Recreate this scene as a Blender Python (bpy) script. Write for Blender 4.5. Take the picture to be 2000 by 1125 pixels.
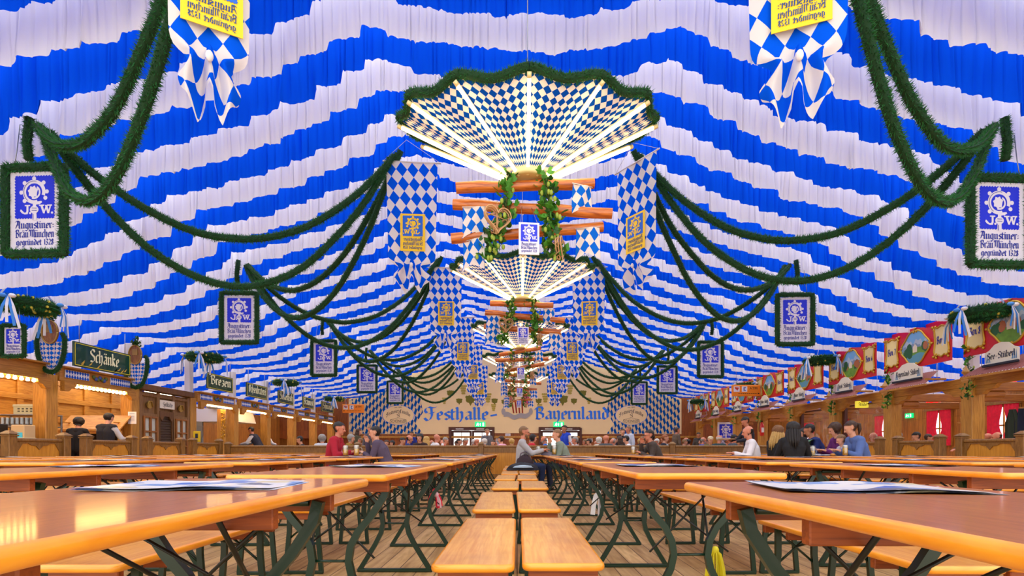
import bpy, math, random
import numpy as np
from mathutils import Vector, Matrix, noise

S = bpy.context.scene
COL = S.collection
for o in list(bpy.data.objects):
    bpy.data.objects.remove(o)

# ------------------------------------------------------------------ camera, sky, exposure
CAM_Z = 0.873
FPX = 1000.0                       # focal length in pixels of a 2000 px wide frame
CX, CY = 1010.0, 880.0             # principal point: the lens is shifted, the camera is level
cam_data = bpy.data.cameras.new('camera')
cam_data.sensor_fit = 'HORIZONTAL'
cam_data.sensor_width = 36.0
cam_data.lens = 36.0 * FPX / 2000.0
cam_data.shift_x = (1000.0 - CX) / 2000.0
cam_data.shift_y = (CY - 562.5) / 2000.0
cam_data.clip_start = 0.02
cam_data.clip_end = 200
cam = bpy.data.objects.new('camera', cam_data)
cam.location = (0, 0, CAM_Z)
cam.rotation_euler = (math.radians(90), 0, 0)
COL.objects.link(cam)
S.camera = cam

world = bpy.data.worlds.new('overcast_sky')
S.world = world
world.use_nodes = True
wn = world.node_tree
wn.nodes['Background'].inputs[0].default_value = (1.0, 0.965, 0.91, 1)
wn.nodes['Background'].inputs[1].default_value = 1.75

S.view_settings.view_transform = 'Standard'
S.view_settings.look = 'None'
S.view_settings.gamma = 1
S.view_settings.use_curve_mapping = False
S.view_settings.exposure = 0.55
S.cycles.max_bounces = 7
S.cycles.diffuse_bounces = 4
S.cycles.glossy_bounces = 3
S.cycles.transmission_bounces = 5
S.cycles.transparent_max_bounces = 8
S.cycles.caustics_reflective = False
S.cycles.caustics_refractive = False
S.cycles.sample_clamp_indirect = 6
S.cycles.use_denoising = True

R = math.radians
rnd = random.Random(7)

def at(px, py, d):
    """the point d metres in front of the camera that the photograph shows at px, py"""
    return Vector(((px - CX) * d / FPX, d, CAM_Z + (CY - py) * d / FPX))

# ------------------------------------------------------------------ materials
MATS = {}
def srgb(r, g, b):
    f = lambda c: (c / 255 / 12.92) if c / 255 <= 0.04045 else ((c / 255 + 0.055) / 1.055) ** 2.4
    return (f(r), f(g), f(b))

def new_mat(name):
    m = bpy.data.materials.new(name)
    m.use_nodes = True
    nt = m.node_tree
    return m, nt, nt.nodes['Principled BSDF']

def mat(name, rgb, rough=0.6, metal=0.0, coat=0.0, emit=None, estr=0.0, spec=None, var=0.0, vscale=8.0):
    if name in MATS:
        return MATS[name]
    m, nt, b = new_mat(name)
    c = (*srgb(*rgb), 1)
    b.inputs['Base Color'].default_value = c
    b.inputs['Roughness'].default_value = rough
    b.inputs['Metallic'].default_value = metal
    b.inputs['Coat Weight'].default_value = coat
    if spec is not None:
        b.inputs['Specular IOR Level'].default_value = spec
    if emit:
        b.inputs['Emission Color'].default_value = (*srgb(*emit), 1)
        b.inputs['Emission Strength'].default_value = estr
    if var:
        n = nt.nodes.new('ShaderNodeTexNoise'); n.inputs['Scale'].default_value = vscale
        tc = nt.nodes.new('ShaderNodeTexCoord')
        nt.links.new(tc.outputs['Object'], n.inputs['Vector'])
        mx = nt.nodes.new('ShaderNodeMix'); mx.data_type = 'RGBA'
        mx.inputs[6].default_value = tuple(max(0, v * (1 - var)) for v in c[:3]) + (1,)
        mx.inputs[7].default_value = tuple(min(1, v * (1 + var)) for v in c[:3]) + (1,)
        nt.links.new(n.outputs['Fac'], mx.inputs[0])
        nt.links.new(mx.outputs[2], b.inputs['Base Color'])
    MATS[name] = m
    return m

def wood(name, dark, light, scale=(1, 1, 1), rough=0.45, coat=0.0, coat_rough=0.1, plank=None, blotch=0.0):
    """grain runs along the axis whose scale is small"""
    if name in MATS:
        return MATS[name]
    m, nt, b = new_mat(name)
    N, L = nt.nodes, nt.links
    tc = N.new('ShaderNodeTexCoord'); oi = N.new('ShaderNodeObjectInfo')
    add = N.new('ShaderNodeVectorMath'); add.operation = 'ADD'
    mulr = N.new('ShaderNodeMath'); mulr.operation = 'MULTIPLY'; mulr.inputs[1].default_value = 37.0
    L.new(oi.outputs['Random'], mulr.inputs[0])
    comb = N.new('ShaderNodeCombineXYZ')
    for i in range(3):
        L.new(mulr.outputs[0], comb.inputs[i])
    L.new(tc.outputs['Object'], add.inputs[0])
    if plank is None:
        L.new(comb.outputs[0], add.inputs[1])
    mp = N.new('ShaderNodeMapping'); mp.inputs['Scale'].default_value = scale
    L.new(add.outputs[0], mp.inputs['Vector'])
    n1 = N.new('ShaderNodeTexNoise'); n1.inputs['Scale'].default_value = 3.0; n1.inputs['Detail'].default_value = 5.0
    n1.inputs['Distortion'].default_value = 0.8
    L.new(mp.outputs[0], n1.inputs['Vector'])
    ramp = N.new('ShaderNodeValToRGB')
    ramp.color_ramp.elements[0].position = 0.33; ramp.color_ramp.elements[1].position = 0.68
    ramp.color_ramp.elements[0].color = (*srgb(*dark), 1); ramp.color_ramp.elements[1].color = (*srgb(*light), 1)
    L.new(n1.outputs['Fac'], ramp.inputs[0])
    out = ramp.outputs[0]
    if plank:
        pw, pl, axis = plank
        br = N.new('ShaderNodeTexBrick')
        mp2 = N.new('ShaderNodeMapping')
        if axis == 'y':
            mp2.inputs['Rotation'].default_value = (0, 0, R(90))
        elif axis == 'z':                    # vertical boards on a wall facing y
            mp2.inputs['Rotation'].default_value = (R(90), 0, R(90))
        elif axis == 'zx':                   # vertical boards on a wall facing x
            mp2.inputs['Rotation'].default_value = (0, R(90), 0)
        L.new(tc.outputs['Object'], mp2.inputs['Vector'])
        L.new(mp2.outputs[0], br.inputs['Vector'])
        br.inputs['Scale'].default_value = 1.0
        br.inputs['Brick Width'].default_value = pl; br.inputs['Row Height'].default_value = pw
        br.inputs['Mortar Size'].default_value = 0.004; br.inputs['Mortar Smooth'].default_value = 0.1
        br.inputs['Color1'].default_value = (1.12, 1.1, 1.08, 1); br.inputs['Color2'].default_value = (0.82, 0.8, 0.78, 1)
        br.inputs['Mortar'].default_value = (0.22, 0.18, 0.15, 1)
        mx = N.new('ShaderNodeMix'); mx.data_type = 'RGBA'; mx.blend_type = 'MULTIPLY'
        mx.inputs[0].default_value = 1.0
        L.new(out, mx.inputs[6]); L.new(br.outputs['Color'], mx.inputs[7])
        out = mx.outputs[2]
    if blotch:
        n2 = N.new('ShaderNodeTexNoise'); n2.inputs['Scale'].default_value = 5.0; n2.inputs['Detail'].default_value = 6.0
        L.new(add.outputs[0], n2.inputs['Vector'])
        r2 = N.new('ShaderNodeValToRGB'); r2.color_ramp.elements[0].position = 0.3; r2.color_ramp.elements[1].position = 0.55
        v = 1 - blotch
        r2.color_ramp.elements[0].color = (v, v * .95, v * .9, 1); r2.color_ramp.elements[1].color = (1, 1, 1, 1)
        L.new(n2.outputs['Fac'], r2.inputs[0])
        mx = N.new('ShaderNodeMix'); mx.data_type = 'RGBA'; mx.blend_type = 'MULTIPLY'; mx.inputs[0].default_value = 1.0
        L.new(out, mx.inputs[6]); L.new(r2.outputs[0], mx.inputs[7])
        out = mx.outputs[2]
    L.new(out, b.inputs['Base Color'])
    b.inputs['Roughness'].default_value = rough
    b.inputs['Coat Weight'].default_value = coat
    b.inputs['Coat Roughness'].default_value = coat_rough
    MATS[name] = m
    return m

def cloth(name, rgb, trans=0.5, rough=0.9):
    """thin fabric that lets daylight through"""
    if name in MATS:
        return MATS[name]
    m, nt, b = new_mat(name)
    N, L = nt.nodes, nt.links
    c = (*srgb(*rgb), 1)
    d = N.new('ShaderNodeBsdfDiffuse'); d.inputs[0].default_value = c
    t = N.new('ShaderNodeBsdfTranslucent'); t.inputs[0].default_value = c
    mx = N.new('ShaderNodeMixShader'); mx.inputs[0].default_value = trans
    L.new(d.outputs[0], mx.inputs[1]); L.new(t.outputs[0], mx.inputs[2])
    L.new(mx.outputs[0], N['Material Output'].inputs['Surface'])
    N.remove(b)
    MATS[name] = m
    return m

def lozenge(name, blue, white, trans=0.35):
    """Bavarian lozenges: a checker over a skewed UV map"""
    if name in MATS:
        return MATS[name]
    m, nt, b = new_mat(name)
    N, L = nt.nodes, nt.links
    uv = N.new('ShaderNodeUVMap')
    ck = N.new('ShaderNodeTexChecker'); ck.inputs['Scale'].default_value = 1.0
    ck.inputs['Color1'].default_value = (*srgb(*blue), 1); ck.inputs['Color2'].default_value = (*srgb(*white), 1)
    add = N.new('ShaderNodeVectorMath'); add.operation = 'ADD'; add.inputs[1].default_value = (100, 100, 0.5)
    L.new(uv.outputs[0], add.inputs[0]); L.new(add.outputs[0], ck.inputs['Vector'])
    d = N.new('ShaderNodeBsdfDiffuse'); t = N.new('ShaderNodeBsdfTranslucent')
    mx = N.new('ShaderNodeMixShader'); mx.inputs[0].default_value = trans
    L.new(ck.outputs['Color'], d.inputs[0]); L.new(ck.outputs['Color'], t.inputs[0])
    L.new(d.outputs[0], mx.inputs[1]); L.new(t.outputs[0], mx.inputs[2])
    L.new(mx.outputs[0], N['Material Output'].inputs['Surface'])
    N.remove(b)
    MATS[name] = m
    return m

# ------------------------------------------------------------------ mesh building
class MB:
    def __init__(self):
        self.v, self.f, self.m, self.s, self.uv = [], [], [], [], []
        self.X = None                       # optional matrix applied to new vertices
        self.has_uv = False
    def add(self, vs, fs, mi=0, smooth=False, uvs=None):
        b = len(self.v)
        if self.X is not None:
            vs = [self.X @ Vector(p) for p in vs]
        self.v.extend([tuple(p) for p in vs])
        for f in fs:
            self.f.append([i + b for i in f]); self.m.append(mi); self.s.append(smooth)
            if uvs is not None:
                self.has_uv = True
                self.uv.append([uvs[i] for i in f])
            else:
                self.uv.append([(0, 0)] * len(f))
        return self
    def box(self, c, s, mi=0, rz=0.0, M=None):
        hx, hy, hz = s[0] / 2, s[1] / 2, s[2] / 2
        vs = [Vector((x * hx, y * hy, z * hz)) for z in (-1, 1) for y in (-1, 1) for x in (-1, 1)]
        if M is None:
            M = Matrix.Rotation(rz, 3, 'Z') if rz else None
        vs = [(M @ p if M is not None else p) + Vector(c) for p in vs]
        return self.add(vs, [(0, 2, 3, 1), (4, 5, 7, 6), (0, 1, 5, 4), (2, 6, 7, 3), (0, 4, 6, 2), (1, 3, 7, 5)], mi)
    def bb(self, c, s, bev=0.006, mi=0):
        """box with chamfered edges"""
        hx, hy, hz = s[0] / 2, s[1] / 2, s[2] / 2
        b = min(bev, hx * .9, hy * .9, hz * .9)
        vs, idx = [], {}
        for sx in (-1, 1):
            for sy in (-1, 1):
                for sz in (-1, 1):
                    for k in range(3):
                        p = [sx * (hx - b), sy * (hy - b), sz * (hz - b)]
                        p[k] = (sx * hx, sy * hy, sz * hz)[k]
                        idx[(sx, sy, sz, k)] = len(vs)
                        vs.append((c[0] + p[0], c[1] + p[1], c[2] + p[2]))
        fs = []
        for k in range(3):
            a, d = [i for i in range(3) if i != k]
            for sg in (-1, 1):
                q = []
                for (u, w) in ((-1, -1), (1, -1), (1, 1), (-1, 1)):
                    t = [0, 0, 0]; t[k] = sg; t[a] = u; t[d] = w
                    q.append(idx[(*t, k)])
                if (sg < 0) != (k == 1):
                    q.reverse()
                fs.append(q)
        for k in range(3):                  # edges along axis k
            a, d = [i for i in range(3) if i != k]
            for u in (-1, 1):
                for w in (-1, 1):
                    t0 = [0, 0, 0]; t1 = [0, 0, 0]
                    t0[a] = t1[a] = u; t0[d] = t1[d] = w; t0[k] = -1; t1[k] = 1
                    fs.append([idx[(*t0, a)], idx[(*t1, a)], idx[(*t1, d)], idx[(*t0, d)]])
        for sx in (-1, 1):
            for sy in (-1, 1):
                for sz in (-1, 1):
                    fs.append([idx[(sx, sy, sz, k)] for k in range(3)])
        return self.add(vs, fs, mi)
    def slab(self, x0, x1, y0, y1, z0, z1, rc=0.03, re=0.012, mt=0, me=0, nc=5):
        """board with rounded corners and rounded edges; mt top and bottom material, me edge material"""
        def outline(ins):
            r = max(rc - ins, 0.001)
            pts = []
            for cx, cy, a0 in ((x1 - rc, y1 - rc, 0), (x0 + rc, y1 - rc, 90), (x0 + rc, y0 + rc, 180), (x1 - rc, y0 + rc, 270)):
                for i in range(nc + 1):
                    a = R(a0 + 90 * i / nc)
                    pts.append((cx + r * math.cos(a), cy + r * math.sin(a)))
            return pts
        prof = []
        for a in (90, 60, 30, 0):
            prof.append((re * (1 - math.cos(R(a))), z1 - re + re * math.sin(R(a))))
        for a in (0, -30, -60, -90):
            prof.append((re * (1 - math.cos(R(a))), z0 + re + re * math.sin(R(a))))
        vs, n = [], 4 * (nc + 1)
        for ins, z in prof:
            vs += [(x, y, z) for x, y in outline(ins)]
        k = len(prof)
        fs = []
        for j in range(k - 1):
            for i in range(n):
                i2 = (i + 1) % n
                fs.append((j * n + i, (j + 1) * n + i, (j + 1) * n + i2, j * n + i2))
        self.add(vs, fs, me, True)
        self.add(vs[:n], [list(range(n))], mt)
        self.add(vs[-n:], [list(range(n))[::-1]], mt)
        return self
    def tube(self, pts, r, n=8, mi=0, cap=True, smooth=True, flat=None):
        pts = [Vector(p) for p in pts]
        k = len(pts)
        rr = r if isinstance(r, (list, tuple)) else [r] * k
        vs = []
        t0 = (pts[1] - pts[0]).normalized()
        up = Vector((0, 0, 1)) if abs(t0.z) < 0.9 else Vector((0, 1, 0))
        nv = t0.cross(up).normalized()
        for i in range(k):
            t = (pts[min(i + 1, k - 1)] - pts[max(i - 1, 0)])
            if t.length < 1e-9:
                t = t0
            t.normalize()
            nv = (nv - t * nv.dot(t))
            if nv.length < 1e-6:
                nv = t.orthogonal()
            nv.normalize()
            bv = t.cross(nv)
            for j in range(n):
                a = 2 * math.pi * (j + .5) / n
                vs.append(pts[i] + (nv * math.cos(a) + bv * math.sin(a)) * rr[i])
        fs = []
        for i in range(k - 1):
            for j in range(n):
                j2 = (j + 1) % n
                fs.append((i * n + j, i * n + j2, (i + 1) * n + j2, (i + 1) * n + j))
        if cap:
            fs.append(list(range(n))[::-1]); fs.append([(k - 1) * n + j for j in range(n)])
        return self.add(vs, fs, mi, smooth)
    def bar(self, pts, w, t, side, mi=0):
        """flat bar swept along pts: w is measured along `side` x tangent, t along side"""
        pts = [Vector(p) for p in pts]
        side = Vector(side).normalized()
        k = len(pts); vs = []
        for i in range(k):
            tg = (pts[min(i + 1, k - 1)] - pts[max(i - 1, 0)]).normalized()
            u = side.cross(tg).normalized()
            for a, b in ((-1, -1), (1, -1), (1, 1), (-1, 1)):
                vs.append(pts[i] + u * (a * w / 2) + side * (b * t / 2))
        fs = []
        for i in range(k - 1):
            for j in range(4):
                j2 = (j + 1) % 4
                fs.append((i * 4 + j, i * 4 + j2, (i + 1) * 4 + j2, (i + 1) * 4 + j))
        fs += [(3, 2, 1, 0), tuple((k - 1) * 4 + j for j in range(4))]
        return self.add(vs, fs, mi)
    def prism(self, poly, O, U, V, t, mi=0, ms=None, uvf=None):
        """polygon (u, v) set at O with axes U, V, extruded by t against U x V (its front face looks along U x V)"""
        O, U, V = Vector(O), Vector(U), Vector(V)
        Nn = U.cross(V).normalized()
        fr = [O + U * p[0] + V * p[1] for p in poly]
        n = len(fr)
        uvs = [uvf(*p) for p in poly] if uvf else None
        self.add(fr, [list(range(n))], mi, uvs=uvs)
        if t:
            bk = [p - Nn * t for p in fr]
            self.add(bk, [list(range(n))[::-1]], mi if ms is None else ms)
            self.add(fr + bk, [(i, i + n, (i + 1) % n + n, (i + 1) % n) for i in range(n)], mi if ms is None else ms)
        return self
    def lathe(self, prof, c=(0, 0, 0), n=16, mi=0, smooth=True, a0=0.0):
        vs = []
        for r, z in prof:
            for j in range(n):
                a = 2 * math.pi * j / n + a0
                vs.append((c[0] + r * math.cos(a), c[1] + r * math.sin(a), c[2] + z))
        fs = []
        for i in range(len(prof) - 1):
            for j in range(n):
                j2 = (j + 1) % n
                fs.append((i * n + j, i * n + j2, (i + 1) * n + j2, (i + 1) * n + j))
        fs.append(list(range(n))[::-1]); fs.append([(len(prof) - 1) * n + j for j in range(n)])
        return self.add(vs, fs, mi, smooth)
    def blob(self, c, r, mi=0, nu=10, nv=7, M=None):
        vs = [(0, 0, -1)]
        for i in range(1, nv):
            a = math.pi * i / nv
            for j in range(nu):
                b = 2 * math.pi * j / nu
                vs.append((math.sin(a) * math.cos(b), math.sin(a) * math.sin(b), -math.cos(a)))
        vs.append((0, 0, 1))
        rr = r if isinstance(r, (tuple, list)) else (r, r, r)
        vs = [Vector((p[0] * rr[0], p[1] * rr[1], p[2] * rr[2])) for p in vs]
        vs = [(M @ p if M is not None else p) + Vector(c) for p in vs]
        fs = [(0, 1 + (j + 1) % nu, 1 + j) for j in range(nu)]
        for i in range(nv - 2):
            for j in range(nu):
                j2 = (j + 1) % nu
                fs.append((1 + i * nu + j, 1 + i * nu + j2, 1 + (i + 1) * nu + j2, 1 + (i + 1) * nu + j))
        b = 1 + (nv - 2) * nu; e = len(vs) - 1
        fs += [(b + j, b + (j + 1) % nu, e) for j in range(nu)]
        return self.add(vs, fs, mi, True)
    def grid(self, P, nu, nv, mi=0, smooth=True, uvf=None):
        """P(i, j) for i in 0..nu, j in 0..nv"""
        vs = [P(i, j) for j in range(nv + 1) for i in range(nu + 1)]
        uvs = [uvf(i, j) for j in range(nv + 1) for i in range(nu + 1)] if uvf else None
        w = nu + 1
        fs = [(j * w + i, j * w + i + 1, (j + 1) * w + i + 1, (j + 1) * w + i) for j in range(nv) for i in range(nu)]
        return self.add(vs, fs, mi, smooth, uvs)
    def mesh(self, name, mats):
        me = bpy.data.meshes.new(name)
        me.from_pydata(self.v, [], self.f)
        for m in mats:
            me.materials.append(m)
        me.polygons.foreach_set('material_index', self.m)
        me.polygons.foreach_set('use_smooth', self.s)
        if self.has_uv:
            ul = me.uv_layers.new(name='UVMap')
            flat = [c for f in self.uv for p in f for c in p]
            ul.data.foreach_set('uv', flat)
        me.update()
        return me
    def build(self, name, mats, parent=None, loc=None):
        if not isinstance(mats, (list, tuple)):
            mats = [mats]
        o = bpy.data.objects.new(name, self.mesh(name, mats))
        COL.objects.link(o)
        if parent is not None:
            o.parent = parent
        if loc is not None:
            o.location = loc
        return o

def tag(o, label=None, cat=None, group=None, kind=None):
    if label: o['label'] = label
    if cat: o['category'] = cat
    if group: o['group'] = group
    if kind: o['kind'] = kind
    return o

def thing(name, label, cat, loc=(0, 0, 0), rz=0.0, group=None):
    o = bpy.data.objects.new(name, None)
    o.empty_display_size = 0.1
    COL.objects.link(o)
    o.location = loc; o.rotation_euler = (0, 0, rz)
    return tag(o, label, cat, group)

KIDS = {}
def kids(o):
    return [c for c in COL.objects if c.parent == o]

def dup(root, loc, rz=None, label=None, group=None, kidlist=None):
    """copy of a thing with copies of its parts and sub-parts"""
    r = root.copy(); COL.objects.link(r); r.location = loc
    if rz is not None: r.rotation_euler = (0, 0, rz)
    if label: r['label'] = label
    if group: r['group'] = group
    if root.name not in KIDS:
        KIDS[root.name] = [(c, list(c.children)) for c in root.children]
    for ch, subs in KIDS[root.name]:
        c = ch.copy(); COL.objects.link(c); c.parent = r
        for g in subs:
            d = g.copy(); COL.objects.link(d); d.parent = c
    return r

ORD = ['first', 'second', 'third', 'fourth', 'fifth', 'sixth', 'seventh', 'eighth', 'ninth', 'tenth', 'eleventh', 'twelfth',
       'thirteenth', 'fourteenth', 'fifteenth', 'sixteenth', 'seventeenth', 'eighteenth', 'nineteenth', 'twentieth',
       'twenty-first', 'twenty-second', 'twenty-third', 'twenty-fourth', 'twenty-fifth', 'twenty-sixth']

# ------------------------------------------------------------------ palette
BLUE = cloth('blue_cloth', (8, 80, 232), 0.2)
WHITE = cloth('white_cloth', (248, 243, 238), 0.24)
LOZ = lozenge('lozenge_cloth', (10, 92, 235), (236, 230, 226), 0.35)
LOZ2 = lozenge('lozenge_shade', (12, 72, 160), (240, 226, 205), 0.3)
LOZ3 = lozenge('lozenge_canvas', (18, 84, 170), (226, 204, 165), 0.1)
TOP = wood('table_veneer', (150, 86, 32), (178, 108, 44), (30, 2.0, 30), 0.4, 0.35, 0.1)
EDGE = wood('varnished_edge', (230, 138, 20), (244, 162, 40), (2.2, 2.2, 9), 0.35, 0.5, 0.12)
SEAT = wood('bench_pine', (208, 134, 44), (230, 166, 78), (20, 1.1, 14), 0.36, 0.5, 0.14, blotch=0.16)
BATTEN = wood('batten_wood', (128, 60, 20), (166, 84, 30), (2, 30, 30), 0.5)
GREEN = mat('green_steel', (5, 44, 27), 0.34, 0.0, 0.1)
STEEL = mat('galvanised_steel', (150, 150, 150), 0.35, 0.9)
FLOORM = wood('floor_boards', (176, 138, 88), (220, 184, 130), (6, .5, 6), 0.6, plank=(0.145, 1.9, 'y'), blotch=0.12)
WALLW = wood('wall_boards', (128, 66, 20), (168, 94, 34), (10, 10, .8), 0.5, plank=(0.2, 4.0, 'z'))
BOARDX = wood('side_wall_boards', (138, 82, 28), (178, 116, 48), (10, 10, .8), 0.5, plank=(0.2, 4.0, 'zx'))
OAK = wood('post_oak', (158, 106, 36), (200, 144, 60), (14, 14, 1.0), 0.45)
OAKX = wood('beam_oak', (156, 102, 34), (198, 138, 54), (14, 1.0, 14), 0.45)
FENCEW = wood('fence_oak', (118, 80, 32), (152, 108, 50), (12, 12, 2), 0.45)
FENCEP = wood('fence_panel_pine', (190, 124, 30), (214, 150, 48), (10, 10, .7), 0.45)
# ------------------------------------------------------------------ the hall: floor, walls, doors, ceiling drapery
HALL_END = 30.0
mb = MB(); mb.add([(-17, -3, 0), (17, -3, 0), (17, 31, 0), (-17, 31, 0)], [(0, 1, 2, 3)])
mb.add([(-17, -3, -.1), (17, -3, -.1), (17, 31, -.1), (-17, 31, -.1)], [(3, 2, 1, 0)])
tag(mb.build('floor', FLOORM), kind='structure')

# back wall with two double doors
DOORS = [(-3.96, -1.34), (1.26, 3.78)]
DTOP = 2.2
mb = MB()
xs = [-17, DOORS[0][0], DOORS[0][1], DOORS[1][0], DOORS[1][1], 17]
for a, b, z0 in ((xs[0], xs[1], 0), (xs[1], xs[2], DTOP), (xs[2], xs[3], 0), (xs[3], xs[4], DTOP), (xs[4], xs[5], 0)):
    mb.box(((a + b) / 2, HALL_END + .1, (z0 + 7.2) / 2), (b - a, .2, 7.2 - z0))
tag(mb.build('wall_back', WALLW), kind='structure')
for sx, nm in ((-1, 'left'), (1, 'right')):
    mb = MB(); mb.box((sx * 16.1, 14.5, 1.6), (.2, 35, 3.2))
    tag(mb.build('wall_' + nm, BOARDX), kind='structure')

DARKW = wood('door_brown', (66, 30, 22), (92, 46, 34), (12, 12, 1), 0.45)
GLASS = bpy.data.materials.new('window_glass'); GLASS.use_nodes = True
_n = GLASS.node_tree; _b = _n.nodes['Principled BSDF']; _n.nodes.remove(_b)
_t = _n.nodes.new('ShaderNodeBsdfTransparent'); _g = _n.nodes.new('ShaderNodeBsdfGlossy'); _g.inputs['Roughness'].default_value = .03
_m = _n.nodes.new('ShaderNodeMixShader'); _m.inputs[0].default_value = .06
_n.links.new(_t.outputs[0], _m.inputs[1]); _n.links.new(_g.outputs[0], _m.inputs[2]); _n.links.new(_m.outputs[0], _n.nodes['Material Output'].inputs[0])
for i, (a, b) in enumerate(DOORS):
    c = (a + b) / 2; y = HALL_END
    mb = MB()
    mb.bb((a + .06, y, DTOP / 2), (.12, .26, DTOP), .01); mb.bb((b - .06, y, DTOP / 2), (.12, .26, DTOP), .01)
    mb.bb((c, y, DTOP - .07), (b - a - .24, .26, .14), .01)
    root = tag(mb.build('door_%d' % (i + 1), DARKW), kind='structure')
    for l0, l1 in ((a + .12, c - .005), (c + .005, b - .12)):
        m = MB(); w = l1 - l0; st = .13; zt = DTOP - .15
        for x in (l0 + st / 2, l1 - st / 2):
            m.bb((x, y, zt / 2), (st, .06, zt - .02), .006)
        for z, h in ((zt - st / 2, st), (1.0, .1), (.12, .22)):
            m.bb(((l0 + l1) / 2, y, z), (w - 2 * st, .055, h), .006)
        m.bb(((l0 + l1) / 2, y, (1.05 + zt - st) / 2), (.035, .05, zt - st - 1.05), .004)
        lf = m.build('door_leaf', DARKW, root)
        g = MB(); g.box(((l0 + l1) / 2, y, (1.05 + zt - st) / 2), (w - 2 * st, .012, zt - st - 1.05))
        g.box(((l0 + l1) / 2, y, .6), (w - 2 * st, .012, .7)); g.build('pane', GLASS, lf)
        cl = MB(); cl.bb(((l0 + l1) / 2 - .1, y - .17, DTOP - .07), (.45, .07, .06), .008)
        cl.build('door_closer', mat('closer_grey', (196, 190, 190), .4, .3), root)

# ceiling drapery: gathered bands, alternately blue and white, each hung across the tent
SUP = [(0, 5.68), (2.2, 6.05), (6.15, 4.58), (10.15, 3.2), (10.7, 2.95), (15.9, 2.05)]
SAG = [.12, .22, .46, .0, .25]
def roof_h(x):
    """height of the drapery's hems above the camera at |x|"""
    x = abs(x)
    for (a, ha), (b, hb), s in zip(SUP, SUP[1:], SAG):
        if x <= b:
            t = (x - a) / (b - a)
            return ha + (hb - ha) * t - s * 4 * t * (1 - t) * (1 if s else 0)
    return SUP[-1][1]

PITCH = 0.6
def drape(k, d, m):
    """one band: crisp hem steps where the cloth is pinned down the slope, and narrow deep creases between soft folds"""
    r = random.Random(100 + k)
    off = r.random() * 50
    NX = 2300 if d < 16 else 1500
    X = np.linspace(-15.9, 15.9, NX + 1)
    edges = [-16.0]
    while edges[-1] < 16.0:
        edges.append(edges[-1] + r.uniform(.2, .5))
    edges = np.array(edges)
    e = np.clip(np.searchsorted(edges, X, side='right') - 1, 0, len(edges) - 2)
    t = (X - edges[e]) / (edges[e + 1] - edges[e])
    he = np.array([roof_h(v) for v in edges])
    rise = np.clip((t - .9) / .1, 0, 1); rise = rise * rise * (3 - 2 * rise)
    hem = he[e] + (he[e + 1] - he[e]) * (.4 * t + .6 * rise)
    hem -= .018 * np.sin(np.pi * t) * np.array([r.random() for _ in edges])[e]
    step_y = np.array([r.uniform(-.035, .035) for _ in edges])[e]
    fold = np.array([noise.noise((x * 3.2 + off, k * 3.1, 0)) * .09 + noise.noise((x * 8.5 + off, k * 1.7, 5)) * .06 for x in X])
    crease = np.zeros_like(X); fade = np.zeros_like(X)
    x = -15.9
    while x < 15.9:
        x += r.uniform(.045, .16)
        dp = r.uniform(.02, .075) * (1.6 if r.random() < .2 else 1); w = r.uniform(.007, .014)
        i0, i1 = np.searchsorted(X, (x - .08, x + .08))
        g = dp * np.exp(-np.abs(X[i0:i1] - x) / w)
        if r.random() < .5: crease[i0:i1] += g
        else: fade[i0:i1] += g
    hx = np.array([roof_h(v) for v in X])
    rows = [-.17, -.1, .02, .18, .30, .42]
    mix = [(.7, .4, .6), (.85, .6, .9), (.8, .9, 1.0), (.6, 1.0, .7), (.5, 1.0, .5), (.4, .8, .3)]
    q = d / (d - PITCH)
    top = np.maximum(.42, np.array([roof_h(v / q) for v in X]) * q - hx + .12)
    mb = MB(); vs = []
    for j, dz in enumerate(rows):
        a, b, c = mix[j]
        Y = d + fold * a + crease * b + fade * c + step_y * max(0, 1 - j * .25)
        Z = CAM_Z + hem + (top if j == len(rows) - 1 else dz)
        vs += list(zip(X.tolist(), Y.tolist(), Z.tolist()))
    w = NX + 1
    fs = [(j * w + i, j * w + i + 1, (j + 1) * w + i + 1, (j + 1) * w + i) for j in range(len(rows) - 1) for i in range(NX)]
    me = bpy.data.meshes.new('ceiling_drape'); me.from_pydata(vs, [], fs); me.materials.append(m)
    me.polygons.foreach_set('use_smooth', [True] * len(fs)); me.update()
    o = bpy.data.objects.new('ceiling_drape', me); COL.objects.link(o)
    return o
PITCH = 0.6
nb = [0, 0]
nf = 0
for k in range(-4, 42):
    d = 4.66 + PITCH * k
    c = (k + 1) % 2
    if d > HALL_END - .4: break
    o = drape(k, d, (BLUE, WHITE)[c])
    if d < 5.6:                                          # overhead, before the first band the photograph shows
        nf += 1
        tag(o, '%s gathered fabric band overhead, %s of those before the first photographed band' % (('blue', 'white')[c], ORD[nf - 1]), 'ceiling drape', ('blue', 'white')[c] + ' bands of ceiling drapery')
        continue
    vis = nb[c]; nb[c] += 1
    tag(o, '%s gathered fabric band across the tent ceiling, %s %s band from the front' % (('blue', 'white')[c], ORD[vis], ('blue', 'white')[c]),
        'ceiling drape', ('blue', 'white')[c] + ' bands of ceiling drapery')
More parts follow.
